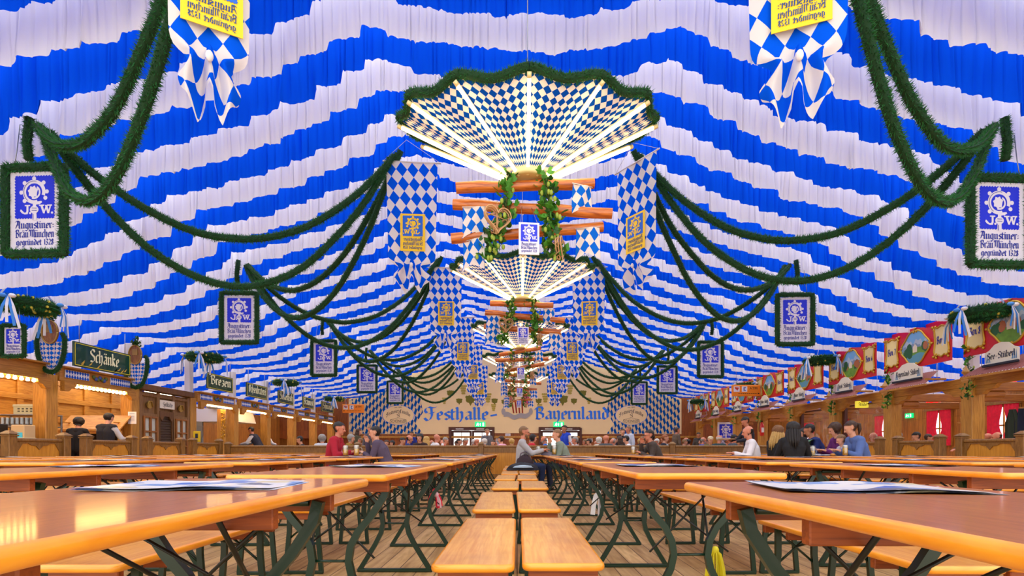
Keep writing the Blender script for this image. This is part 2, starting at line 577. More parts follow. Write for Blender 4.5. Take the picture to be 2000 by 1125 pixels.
# ------------------------------------------------------------------ beer tables and benches
TT = 0.773; SH = 0.475
def make_table(L=1.86, W=0.68):
    root = thing('beer_table', 'x', 'table')
    MB().slab(-W / 2, W / 2, -L / 2, L / 2, TT - .03, TT, .03, .012, 0, 1).build('table_top', [TOP, EDGE], root)
    for y in (-L / 2 + .24, -L / 2 + .62, L / 2 - .62, L / 2 - .24):
        MB().bb((0, y, TT - .03 - .03), (W - .1, .032, .06), .003).build('batten', BATTEN, root)
    for sy in (-1, 1):
        y = sy * (L / 2 - .30)
        for sx in (-1, 1):
            pts = []
            prof = [(.27, .72), (.255, .66), (.19, .56), (.13, .49), (.095, .42), (.085, .35), (.1, .28), (.14, .2), (.2, .1), (.25, .02)]
            for i in range(len(prof) - 1):
                for t in (0, .5):
                    a, b = prof[i], prof[i + 1]
                    pts.append((sx * (a[0] + (b[0] - a[0]) * t), y, a[1] + (b[1] - a[1]) * t))
            pts.append((sx * prof[-1][0], y, prof[-1][1]))
            MB().bar(pts, .032, .026, (0, 1, 0)).build('leg', GREEN, root)
        m = MB(); m.bb((0, y, .014), (.54, .028, .024), .004); m.build('foot_bar', GREEN, root)
        m = MB(); m.tube([(-.24, y, .715), (.24, y, .715)], .011, 6); m.build('cross_rod', GREEN, root)
        m = MB(); m.tube([(-.085, y, .35), (.085, y, .35)], .007, 6); m.build('waist_rod', GREEN, root)
        m = MB()
        for sx in (-1, 1):
            m.tube([(sx * .09, y, .42), (sx * .2, y - sy * .42, TT - .035)], .0065, 6)
        m.tube([(-.22, y - sy * .2, .7), (.2, y - sy * .02, .36)], .0055, 5); m.tube([(.22, y - sy * .2, .7), (-.2, y - sy * .02, .36)], .0055, 5)
        m.build('brace', mat('dark_steel_rod', (46, 48, 44), .4, .6), root)
    return root
def make_bench(L, W=0.295):
    root = thing('beer_bench', 'x', 'bench')
    MB().slab(-W / 2, W / 2, -L / 2, L / 2, SH - .03, SH, .035, .012, 0, 1).build('seat', [SEAT, EDGE], root)
    for y in (-L / 2 + .05, -L / 2 + .3, L / 2 - .3, L / 2 - .05):
        MB().bb((0, y, SH - .03 - .022), (W - .045, .03, .044), .003).build('batten', BATTEN, root)
    for sy in (-1, 1):
        y = sy * (L / 2 - .16)
        for sx in (-1, 1):
            MB().bar([(sx * .1, y, SH - .035), (sx * .1, y, .3), (sx * .125, y, .015)], .03, .022, (0, 1, 0)).build('leg', GREEN, root)
        m = MB(); m.bb((0, y, .012), (.28, .026, .022), .004); m.build('foot_bar', GREEN, root)
        m = MB()
        m.tube([(-.1, y, SH - .05), (.11, y, .24)], .007, 5); m.tube([(.1, y, SH - .05), (-.11, y, .24)], .007, 5)
        m.tube([(0, y, .34), (0, y - sy * .3, SH - .04)], .006, 5)
        m.build('brace', GREEN, root)
    return root

ROWS_T = [.53, 2.2, 3.87, 5.54, 7.2]                     # inner edge of each row of tables, measured from the aisle
TW = .68
T_LEFT = [.92, 3.05, 5.28, 7.46, 9.66, 11.86, 14.0]      # table centres along the hall
T_RIGHT = [.72, 3.2, 5.36, 7.5, 9.7, 11.9, 14.0]
ROWNAME = ['first', 'second', 'third', 'fourth', 'fifth']
TABLES = {}
def in_view(x, d, m=0.0):
    return d > .3 and abs(x) < d * 1.0 + m
proto = None
for s, side, cs in ((-1, 'left', T_LEFT), (1, 'right', T_RIGHT)):
    for ri, x0 in enumerate(ROWS_T):
        cnt = 0
        for ti, yc in enumerate(cs):
            x = s * (x0 + TW / 2)
            jx, jy, jr = rnd.uniform(-.012, .012), rnd.uniform(-.04, .04), rnd.uniform(-.008, .008)
            if ti == 0: jx = jy = jr = 0
            sh = [0, .06, -.08, .1, -.05][ri]
            if not in_view(x0, yc + .9 + sh): continue
            cnt += 1
            lab = 'varnished beer table, %s from the front, %s row %s of the aisle' % (ORD[cnt - 1], ROWNAME[ri], side)
            if proto is None:
                proto = make_table(); o = proto; o.location = (x, yc, 0); o['label'] = lab; o['group'] = 'beer tables in rows'
            else:
                o = dup(proto, (x + jx, yc + jy + sh, 0), jr, lab, 'beer tables in rows')
            TABLES[(side, ri, ti)] = o
# benches: two stand back to back between neighbouring rows of tables
BROW = [0, 1.69, 3.36, 5.03, 6.7, 8.3]
B_Y = [(1.77, 3.02), (3.47, 4.95), (5.45, 6.7), (7.15, 8.4), (8.75, 10.0), (10.45, 11.7), (12.2, 13.45)]
bp = {}
def place_bench(L, x, y, rz, lab, seatlen):
    if seatlen not in bp:
        bp[seatlen] = make_bench(seatlen); o = bp[seatlen]; o.location = (x, y, 0); o.rotation_euler = (0, 0, rz); o['label'] = lab; o['group'] = 'beer benches back to back'
    else:
        o = dup(bp[seatlen], (x, y, 0), rz, lab, 'beer benches back to back')
    return o
for bi, xb in enumerate(BROW):
    for s, side in (((1, 'centre'),) if bi == 0 else ((-1, 'left'), (1, 'right'))):
        cnt = 0
        for yi, (y0, y1) in enumerate(B_Y):
            sh = [0, 0, .2, -.15, .1, .05][bi]
            if bi and not in_view(xb - .3, y1 + sh): continue
            cnt += 1
            L = 1.48 if yi == 1 else 1.25
            jit = rnd.uniform(-.02, .02); rz = rnd.uniform(-.012, .012)
            skew = (.0, -.02, .03, -.015, .02, 0, 0)[yi] if bi == 0 else rnd.uniform(-.02, .02)
            for h, hn in ((-1, 'left'), (1, 'right')):
                if bi == 0:
                    lab = 'pine bench, %s of the pair %s from the front down the centre aisle' % (hn, ORD[cnt - 1])
                else:
                    lab = 'varnished pine bench, %s one of the %s pair between table rows, bench line %d %s of the aisle' % (hn, ORD[cnt - 1], bi, side)
                    lab = 'pine bench, %s half of pair %s from the front, %s bench line %s of aisle' % (hn, ORD[cnt - 1], ORD[bi - 1], side)
                place_bench(L, s * xb + h * .155 + (skew if s > 0 else skew) + (0.012 if h > 0 else 0), (y0 + y1) / 2 + sh + jit + h * .012, rz + (.012 if (yi == 1 and h < 0) else 0), lab, L)
# ------------------------------------------------------------------ lettering: broad-nib blackletter drawn as pen strokes
def _st(x, top=.95):
    return [(x - .1, top), (x, top - .09), (x, .14), (x + .1, .04)]
GL = {
 'a': (.72, [[(0, .85), (.2, .97), (.38, .85), (.38, .14), (.48, .05)], [(.38, .56), (.15, .5), (0, .36), (0, .15), (.15, .03), (.38, .2)]]),
 'b': (.7, [[(-.1, 1.45), (0, 1.36), (0, .16), (.2, .02), (.4, .2), (.4, .8), (.25, .97), (0, .78)]]),
 'c': (.56, [[(.36, .85), (.2, .97), (0, .82), (0, .16), (.16, .02), (.36, .15)]]),
 'd': (.72, [[(0, 1.4), (.38, .9), (.4, .2), (.2, .02), (0, .16), (0, .8), (.18, .95), (.38, .85)]]),
 'e': (.62, [[(.02, .47), (.34, .56), (.36, .78), (.2, .97), (0, .82), (0, .16), (.16, .02), (.38, .18)]]),
 'f': (.5, [[(.32, 1.38), (.12, 1.5), (0, 1.35), (0, -.15)], [(-.15, .92), (.28, .92)]]),
 'g': (.72, [[(.38, .9), (.15, .97), (0, .82), (0, .2), (.15, .05), (.38, .2)], [(.38, .97), (.38, -.2), (.2, -.42), (-.02, -.3)]]),
 'h': (.74, [[(-.1, 1.45), (0, 1.36), (0, .14), (.08, .05)], [(0, .8), (.28, .97), (.4, .82), (.4, .2), (.22, -.25)]]),
 'i': (.36, [_st(0), [(-.04, 1.28), (.06, 1.2)]]),
 'k': (.68, [[(-.1, 1.45), (0, 1.36), (0, .14), (.08, .05)], [(0, .62), (.25, .97), (.36, .82), (.08, .55), (.34, .14), (.46, .04)]]),
 'l': (.36, [[(-.1, 1.45), (0, 1.36), (0, .14), (.1, .04)]]),
 'm': (1.1, [_st(0), [(0, .8), (.26, .97), (.37, .85), (.37, .14), (.45, .05)], [(.37, .8), (.62, .97), (.74, .85), (.74, .14), (.84, .04)]]),
 'n': (.74, [_st(0), [(0, .8), (.28, .97), (.39, .85), (.39, .14), (.49, .04)]]),
 'o': (.68, [[(.2, .98), (0, .82), (0, .18), (.2, .02), (.4, .18), (.4, .82), (.2, .98)]]),
 'p': (.7, [[(-.1, .97), (0, .86), (0, -.4)], [(0, .78), (.25, .97), (.4, .8), (.4, .2), (.2, .02), (0, .14)]]),
 'r': (.5, [_st(0), [(0, .8), (.2, .97), (.33, .86)]]),
 's': (.58, [[(.38, .85), (.2, .97), (0, .82), (.05, .62), (.35, .42), (.38, .18), (.2, .02), (0, .15)]]),
 't': (.46, [[(0, 1.25), (0, .14), (.12, .03), (.3, .12)], [(-.15, .92), (.27, .92)]]),
 'u': (.74, [[(-.1, .95), (0, .86), (0, .14), (.12, .04), (.38, .22)], _st(.39)]),
 'w': (1.05, [[(-.1, .95), (0, .86), (0, .14), (.14, .03), (.36, .2)], [(.26, 1.0), (.36, .86), (.36, .14), (.5, .03), (.74, .25), (.74, .8), (.6, .97)]]),
 'x': (.62, [[(-.08, .93), (.06, .9), (.32, .1), (.44, .05)], [(.4, .95), (.3, .86), (.06, .12), (-.06, .04)]]),
 'y': (.72, [[(-.1, .95), (0, .86), (0, .2), (.16, .05), (.4, .24)], [(.24, 1.0), (.4, .86), (.4, .0), (.2, -.4), (.0, -.34)]]),
 'z': (.56, [[(0, .9), (.2, .98), (.36, .8), (.12, .55), (.36, .3), (.18, -.05), (0, .05)]]),
 'A': (1.0, [[(-.05, 1.2), (.1, 1.45), (.33, 1.36), (.28, .9), (.05, .3), (-.05, .1)], [(.33, 1.45), (.6, 1.3), (.6, .14), (.72, .03)], [(.1, .7), (.6, .7)]]),
 'B': (.95, [[(.12, 1.4), (.12, .08)], [(-.1, 1.1), (.1, 1.42), (.5, 1.44), (.62, 1.2), (.5, .88), (.15, .8)], [(.3, .84), (.66, .6), (.64, .2), (.4, .02), (0, .1)]]),
 'E': (.9, [[(.6, 1.3), (.35, 1.46), (.05, 1.25), (0, .3), (.25, .02), (.6, .2)], [(.05, .75), (.55, .85)]]),
 'F': (1.02, [[(.1, .8), (-.08, 1.05), (0, 1.35), (.25, 1.5), (.6, 1.38), (.88, 1.48)], [(.46, 1.4), (.52, .5), (.36, .02), (.12, -.1), (-.12, .2)], [(.3, .75), (.72, .86)]]),
 'L': (.82, [[(.1, 1.1), (.0, 1.3), (.2, 1.48), (.3, 1.2), (.15, .5), (0, .05), (.3, .15), (.65, .04)]]),
 'M': (1.4, [[(0, 1.1), (.1, 1.45), (.3, 1.3), (.28, .3), (.05, .05)], [(.28, 1.3), (.55, 1.45), (.68, 1.3), (.68, .1)], [(.68, 1.3), (.95, 1.45), (1.08, 1.3), (1.08, .14), (1.2, .03)]]),
 'O': (1.0, [[(.35, 1.46), (0, 1.2), (0, .3), (.35, .02), (.68, .3), (.68, 1.2), (.35, 1.46)], [(.3, 1.3), (.3, .25)]]),
 'S': (.9, [[(.66, 1.22), (.52, 1.42), (.26, 1.46), (.04, 1.24), (.06, .98), (.3, .8), (.56, .66), (.64, .42), (.56, .14), (.3, .02), (.02, .12)]]),
 'T': (.95, [[(0, 1.1), (.05, 1.4), (.4, 1.4), (.7, 1.5)], [(.15, 1.1), (0, .6), (.1, .15), (.4, .02), (.66, .2)], [(.4, 1.3), (.4, .3)]]),
 'W': (1.35, [[(-.05, 1.3), (.1, 1.4), (.1, .3), (.3, .03), (.52, .25)], [(.4, 1.45), (.52, 1.3), (.52, .25), (.7, .03), (1.0, .4), (1.0, 1.1), (.84, 1.45)]]),
 '1': (.42, [[(-.02, 1.12), (.14, 1.33), (.14, .05)]]),
 '2': (.62, [[(0, 1.12), (.2, 1.35), (.4, 1.1), (.34, .75), (.02, .1), (.46, .1)]]),
 '3': (.62, [[(0, 1.2), (.2, 1.35), (.4, 1.12), (.15, .75), (.42, .42), (.2, .02), (0, .15)]]),
 '4': (.62, [[(.3, .05), (.3, 1.35), (-.02, .42), (.46, .42)]]),
 '5': (.62, [[(.42, 1.3), (.06, 1.3), (.02, .78), (.3, .82), (.42, .45), (.2, .02), (0, .12)]]),
 '6': (.62, [[(.38, 1.3), (.1, 1.1), (0, .4), (.2, .02), (.4, .3), (.25, .7), (.02, .55)]]),
 '7': (.58, [[(0, 1.28), (.44, 1.28), (.14, .05)]]),
 '8': (.64, [[(.2, 1.36), (.02, 1.1), (.4, .4), (.2, .02), (0, .32), (.38, 1.05), (.2, 1.36)]]),
 '9': (.62, [[(.04, .06), (.3, .3), (.42, .95), (.2, 1.35), (0, 1.05), (.16, .68), (.4, .8)]]),
 '-': (.6, [[(0, .5), (.36, .62)]]), ':': (.35, [[(0, .72), (.1, .66)], [(0, .28), (.1, .22)]]), '.': (.3, [[(0, .08), (.1, .02)]]),
 ' ': (.4, []),
}
for c, b in (('ä', 'a'), ('ö', 'o'), ('ü', 'u')):
    GL[c] = (GL[b][0], GL[b][1] + [[(.02, 1.28), (.1, 1.2)], [(.3, 1.28), (.38, 1.2)]])
def text_width(s):
    return sum(GL[c][0] for c in s)
def text(mb, s, O, U, V, xh, mi=0, width=None, nib=.21, ang=38, curve=None, nrm=None):
    """write s with its lower-left corner at O; xh is the height of a small letter"""
    O, U, V = Vector(O), Vector(U).normalized(), Vector(V).normalized()
    k = (width / (text_width(s) * xh)) if width else 1.0
    nx, ny = math.cos(R(ang)) * nib / 2, math.sin(R(ang)) * nib / 2
    nrm = Vector(nrm) if nrm is not None else U.cross(V)
    x = 0.0; cnt = 0
    for c in s:
        adv, strokes = GL[c]
        for stq in strokes:
            for (ax, ay), (bx, by) in zip(stq, stq[1:]):
                q = [(ax - nx, ay - ny), (ax + nx, ay + ny), (bx + nx, by + ny), (bx - nx, by - ny)]
                q = [((x + .12 + px) * xh * k, py * xh) for px, py in q]
                if curve:
                    q = [curve(*p) for p in q]
                cnt += 1; lift = nrm * (.00025 * (cnt % 9))      # each pen stroke lies a hair above the last
                mb.add([O + U * p[0] + V * p[1] + lift for p in q], [(0, 1, 2, 3)], mi)
        x += adv
FONTM = {}
def roman(mb, s, O, U, V, h, mi=0, width=None):
    """plain upright letters from Blender's built-in font"""
    if s not in FONTM:
        cu = bpy.data.curves.new('lettering_curve', 'FONT'); cu.body = s; cu.size = 1.0; cu.resolution_u = 2
        ob = bpy.data.objects.new('lettering_tmp', cu); COL.objects.link(ob)
        dg = bpy.context.evaluated_depsgraph_get()
        me = bpy.data.meshes.new_from_object(ob.evaluated_get(dg))
        FONTM[s] = ([tuple(v.co) for v in me.vertices], [tuple(p.vertices) for p in me.polygons])
        bpy.data.objects.remove(ob); bpy.data.curves.remove(cu); bpy.data.meshes.remove(me)
    vs, fs = FONTM[s]
    O, U, V = Vector(O), Vector(U).normalized(), Vector(V).normalized()
    w = max(v[0] for v in vs) - min(v[0] for v in vs); x0 = min(v[0] for v in vs)
    hh = max(v[1] for v in vs)
    kx = (width / w) if width else h / hh
    mb.add([O + U * ((v[0] - x0) * kx) + V * (v[1] * h / hh) for v in vs], fs, mi)

def disc(r, n=14, cx=0, cy=0, ry=None):
    ry = ry or r
    return [(cx + r * math.cos(2 * math.pi * i / n), cy + ry * math.sin(2 * math.pi * i / n)) for i in range(n)]
def ring(mb, O, U, V, cx, cy, r0, r1, a0, a1, mi, n=26):
    O, U, V = Vector(O), Vector(U), Vector(V)
    vs = []
    for i in range(n + 1):
        a = R(a0 + (a1 - a0) * i / n)
        for r in (r0, r1):
            vs.append(O + U * (cx + r * math.cos(a)) + V * (cy + r * math.sin(a)))
    mb.add(vs, [(2 * i, 2 * i + 1, 2 * i + 3, 2 * i + 2) for i in range(n)], mi)

def crest_art(O, w, mirror, field, light, ink, parent, toward=Vector((0, -1, 0)), U=None):
    """brewery panel artwork on a panel of width w and height 1.5 w whose lower middle is O"""
    O = Vector(O); U = U or Vector((1, 0, 0)); V = Vector((0, 0, 1))
    off = toward * .0015
    s = -1 if mirror else 1
    U = U * (w * s); V = V * w
    f = MB()
    top, bot, hx = 1.44, .585, .415
    n = 15; poly = []
    zz = .022
    for i in range(n):                                   # serrated edge of the field
        x = -hx + 2 * hx * i / n; poly += [(x, bot), (x + 2 * hx / n * .75, bot + zz)]
    for i in range(n):
        y = bot + (top - bot) * i / n; poly += [(hx, y), (hx - zz, y + (top - bot) / n * .75)]
    for i in range(n):
        x = hx - 2 * hx * i / n; poly += [(x, top), (x - 2 * hx / n * .75, top - zz)]
    for i in range(n):
        y = top - (top - bot) * i / n; poly += [(-hx, y), (-hx + zz, y - (top - bot) / n * .75)]
    f.prism(poly, O + off, U, V, 0)
    f.build('emblem_field', field, parent)
    e = MB(); cx, cy = -.01, 1.115
    o3 = O + off * 3.5
    class _O:                                            # every piece a hair above the last
        n = 0
        def __call__(s_): s_.n += 1; return O + off * (2 + .05 * s_.n)
    nx_ = _O()
    ring(e, nx_(), U, V, cx, cy, .165, .235, -20, 290, 0)
    e.prism([(-.02, .86), (.1, .87), (.155, .905), (.14, .935), (.02, .92), (-.02, .9)], nx_(), U, V, 0)
    for a in (90, 42, 138, 0, 182, 222, -28):
        e.prism(disc(.042, 10, cx + .262 * math.cos(R(a)), cy + .262 * math.sin(R(a))), nx_(), U, V, 0)
    e.prism([(.1 * math.cos(R(a)) * (1.12 if i % 2 else .86) + cx - .02, .115 * math.sin(R(a)) * (1.12 if i % 2 else .84) + cy) for i, a in enumerate(range(0, 360, 24))], nx_(), U, V, 0)
    ring(e, o3, U, V, cx, cy - .01, .1, .135, -110, 60, 0, 12)
    e.prism([(-.05, .56), (.045, .56), (.03, .9), (-.035, .9)], nx_(), U, V, 0)
    e.prism(disc(.09, 14, -.005, .765, .075), o3, U, V, 0)
    # J. and W. with slab serifs
    for q in ([(-.2, .86), (-.09, .86), (-.09, .835), (-.2, .835)], [(-.165, .85), (-.125, .85), (-.125, .72), (-.165, .74)],
              [(-.165, .74), (-.125, .74), (-.14, .68), (-.2, .675), (-.26, .7), (-.3, .745), (-.28, .78), (-.25, .75), (-.21, .71), (-.175, .715)],
              [(.09, .86), (.2, .86), (.2, .835), (.09, .835)], [(.26, .86), (.36, .86), (.36, .835), (.26, .835)],
              [(.115, .85), (.165, .85), (.215, .69), (.175, .69)], [(.175, .69), (.2, .69), (.265, .83), (.23, .83)],
              [(.215, .85), (.26, .85), (.305, .69), (.265, .69)], [(.27, .69), (.3, .69), (.345, .85), (.315, .85)]):
        e.prism(q, nx_(), U, V, 0)
    e.prism(disc(.024, 8, -.09, .70), nx_(), U, V, 0); e.prism(disc(.024, 8, .36, .70), nx_(), U, V, 0)
    e.build('crosier_emblem', light, parent)
    d = MB(); o4 = O + off * 4.5; o2 = O + off * 2
    ring(d, o4, U, V, cx, cy, .205, .214, 75, 235, 0, 16)
    for yy in (.79, .745):
        d.prism([(-.055, yy), (.05, yy - .004), (.05, yy + .008), (-.055, yy + .012)], o4, U, V, 0)
    d.prism([(-.035, .57), (-.022, .57), (-.02, .68), (-.033, .68)], o4, U, V, 0)
    for sx, ln, y, xh in ((-.4, 'Augustiner:', .40, .105), (-.4, 'BräuMünchen', .225, .105), (-.38, 'gegründet 1328', .075, .085)):
        text(d, ln, o2 + U * sx + V * y, U, V, xh * w, 0, (.8 if xh > .1 else .77) * w, nib=.24, nrm=toward)
    d.build('lettering', ink, parent)

# ------------------------------------------------------------------ evergreen garlands
PINE = mat('pine_green', (24, 98, 38), .7, var=.35, vscale=30)
PINE2 = mat('pine_core', (12, 56, 22), .9)
def fuzz(mb, pts, r, per_m, seed, mi=0, wid=.007):
    """short needles standing off a curve"""
    rr = random.Random(seed)
    pts = [Vector(p) for p in pts]
    for a, b in zip(pts, pts[1:]):
        L = (b - a).length
        if L < 1e-6: continue
        t = (b - a) / L
        n1 = t.orthogonal().normalized(); n2 = t.cross(n1)
        for _ in range(max(1, int(L * per_m))):
            an = rr.uniform(0, 6.283); q = a + (b - a) * rr.random()
            dr = n1 * math.cos(an) + n2 * math.sin(an)
            sd = t * math.cos(an * 3.7) * wid + (dr.cross(t)) * math.sin(an * 3.7) * wid
            tip = q + dr * r * rr.uniform(.75, 1.15) + t * rr.uniform(-.5, .5) * r
            q = q + dr * r * .3
            mb.add([q - sd, q + sd, tip], [(0, 1, 2)], mi)
def garland_mb(pts, r=.085, per_m=900, seed=1, wid=.008):
    mb = MB(); mb.tube(pts, r * .6, 7, 1)
    fuzz(mb, pts, r, per_m, seed, 0, wid)
    return mb
def swag(a, b, sag, n=22, wob=.02, seed=0):
    a, b = Vector(a), Vector(b)
    out = []
    for i in range(n + 1):
        t = i / n
        p = a.lerp(b, t); p.z -= sag * 4 * t * (1 - t)
        p.x += wob * noise.noise((t * 7, seed, 0)); p.z += wob * noise.noise((t * 7, seed, 4))
        out.append(p)
    return out
SIGN_D = [6.6, 11.55, 16.6, 21.4, 26.3]
INN_D = [4.2, 9.25, 14.3, 19.25, 24.3, 28.6]
XO, ZO = 6.12, CAM_Z + 4.18
XI, ZI = 2.1, CAM_Z + 5.42
SIDEN = {-1: 'left', 1: 'right'}
for s in (-1, 1):
    for k, d in enumerate(SIGN_D):
        O = Vector((s * XO, d, ZO))
        dens = 1100 if k == 0 else (700 if k < 2 else (380 if k < 3 else 220))
        wid = .008 if k < 2 else .014
        for j, (ii, sag) in enumerate(((k, 1.35), (k, 2.0), (k + 1, 1.5), (k + 1, 2.12))):
            I = Vector((s * (XI + (.25 if ii == 0 else 0)), INN_D[ii], ZI + (.2 if ii == 0 else 0)))
            jx = rnd.uniform(-.06, .06)
            pts = swag(O + Vector((jx, j * .05, 0)), I + Vector((s * j * .06, 0, -.05 * j)), sag + rnd.uniform(-.06, .06), seed=k * 10 + j + (50 if s > 0 else 0))
            o = garland_mb(pts, .085, dens, k * 10 + j, wid).build('pine_garland', [PINE, PINE2])
            tag(o, '%s pine garland swag from the %s %s panel %s, %s' % (('shallower', 'deeper')[j % 2], ORD[k], SIDEN[s],
                ('towards the camera', 'to the far banner')[j // 2], 'green'), 'garland', 'pine garlands under the tent ceiling')
        pts = [O + Vector((s * .18, .02, .12)), O + Vector((s * .22, .02, -.2)), O + Vector((s * .2, .03, -.42))]
        o = garland_mb(pts, .08, dens, k + 77, wid).build('pine_garland_tail', [PINE, PINE2])
        tag(o, 'short pine garland end dangling above the %s framed panel on the %s' % (ORD[k], SIDEN[s]), 'garland', 'loose garland ends')

# framed brewery panels hanging under the garlands
SIGNW = mat('panel_white', (226, 222, 232), .5); SIGNB = mat('panel_blue', (16, 40, 214), .5); INKB = mat('ink_blue', (14, 34, 150), .5)
CHAIN = mat('chain_steel', (150, 150, 155), .3, .9)
def framed_panel(loc, w, label, rz=0, dens=900, frame=.085, wid=.009, glab='framed brewery panels with pine borders'):
    root = thing('brewery_sign', label, 'sign', loc, rz, glab)
    h = 1.5 * w
    MB().bb((0, .02, h / 2), (w + .02, .03, h + .02), .005).build('panel', SIGNW, root)
    crest_art((0, .003, 0), w, False, SIGNB, SIGNW, INKB, root)
    e = frame * .75
    pts = [(-w / 2 - e, 0, -e), (w / 2 + e, 0, -e), (w / 2 + e, 0, h + e), (-w / 2 - e, 0, h + e), (-w / 2 - e, 0, -e)]
    fine = []
    for a, b in zip(pts, pts[1:]):
        for i in range(8):
            fine.append(Vector(a).lerp(Vector(b), i / 8))
    fine.append(Vector(pts[-1]))
    garland_mb(fine, frame, dens, int(w * 1000) + int(loc[1] * 10), wid).build('pine_border', [PINE, PINE2], root)
    for sx in (-1, 1):
        m = MB(); m.tube([(sx * w * .42, 0, h + .05), (sx * w * .36, 0, h + .3), (sx * w * .3, 0, h + .62)], .006, 5)
        m.build('chain', CHAIN, root)
    return root
for s in (-1, 1):
    for k, d in enumerate(SIGN_D):
        framed_panel((s * 6.27 if k else s * 6.22, d, CAM_Z + 2.5 - ((-.1 if k == 0 else 0) if s < 0 else .04)), .66, 'white and blue brewery panel in a pine border, %s from the front on the %s' % (ORD[k], SIDEN[s]),
                     rz=(.05, -.03, .04, 0, .03)[k] * s, dens=1000 if k == 0 else (700 if k < 3 else 350))
framed_panel((-9.55, 9.7, CAM_Z + 1.83), .33, 'small brewery panel in a pine border behind the left wreath, above the glass shelves', dens=900, frame=.06)
# ------------------------------------------------------------------ hanging lozenge banners with knotted ends
YEL = mat('label_yellow', (246, 202, 20), .6); LABB = mat('label_blue', (20, 96, 205), .6); INKD = mat('label_ink', (20, 62, 120), .6)
ALU = mat('pale_rod', (214, 208, 204), .4, .3)
def banner(loc, rz, label, seed, W=.92, Lh=2.35):
    root = thing('lozenge_banner', label, 'banner', loc, rz, 'lozenge banners beside the chandeliers')
    r = random.Random(seed); ph = r.uniform(0, 6)
    NU, NV = 36, 48
    def P(i, j):
        u = i / NU * 2 - 1; v = j / NV
        w = W / 2 * (1 - .12 * v)
        x = u * w; z = -v * Lh; y = .025 * math.sin(u * 5 + ph + v * 2) * (.3 + v)
        k = max(0, (v - .72) / .28)
        if k > 0:
            pin = math.exp(-((v - .83) / .045) ** 2)          # cloth drawn together into the knot
            x = x * (1 - .25 * k) - x * .35 * pin
            y += -.07 * math.cos(u * 9) * min(1, k * 2) - .06 * pin
            z += .10 * pin * (1 - abs(u)) + .22 * k * k * (abs(abs(u) - .45)) * 2.0 + (.1 * k if abs(u) < .15 else 0)
        return (x, y, z)
    def UV(i, j):
        x = (i / NU * 2 - 1) * W / 2; z = -j / NV * Lh
        x2 = x + .12 * z
        return (x2 / .2 + z / .26, x2 / .2 - z / .26)
    m = MB(); m.grid(P, NU, NV, 0, True, UV); m.build('cloth', LOZ, root)
    m = MB(); m.tube([(-W / 2 - .06, 0, .01), (W / 2 + .06, 0, .01)], .014, 8); m.build('rod', ALU, root)
    m = MB(); m.tube([(-W / 2 - .04, 0, .02), (-.1, .02, .42), (W / 2 + .04, 0, .02)], .004, 5); m.build('cord', ALU, root)
    m = MB(); m.blob((0, -.1, -.8 * Lh), (.03, .03, .045)); m.build('knot', WHITE, root)
    lw, lz = .44, -Lh * .685
    m = MB(); m.box((.02, -.045, lz + lw * .75), (lw, .006, lw * 1.52)); lb = m.build('label_panel', YEL, root)
    crest_art((.02, -.05, lz), lw, True, LABB, YEL, INKD, lb)
    return root
BAN_D = INN_D
for s in (-1, 1):
    for k, d in enumerate(BAN_D):
        x = s * ((2.42, 1.9, 2.0, 2.05, 2.1, 2.1)[k]); z = CAM_Z + (4.95, 5.2, 5.1, 5.0, 5.0, 4.75)[k]
        if k == 0: z = CAM_Z + 5.05; x = (-2.52, 2.3)[s > 0]
        rz = {(-1, 0): .5, (1, 0): -.35, (-1, 1): .08, (1, 1): -.95, (-1, 2): .05, (1, 2): -.1}.get((s, k), .1 * s)
        if (s, k) == (1, 1): x = 2.15
        banner((x, d, z), rz, 'blue and white lozenge banner with yellow brewery label, %s from the front on the %s' % (ORD[k], SIDEN[s]), k * 2 + s,
               W=(.62 if s < 0 else .78) if k == 0 else .92)

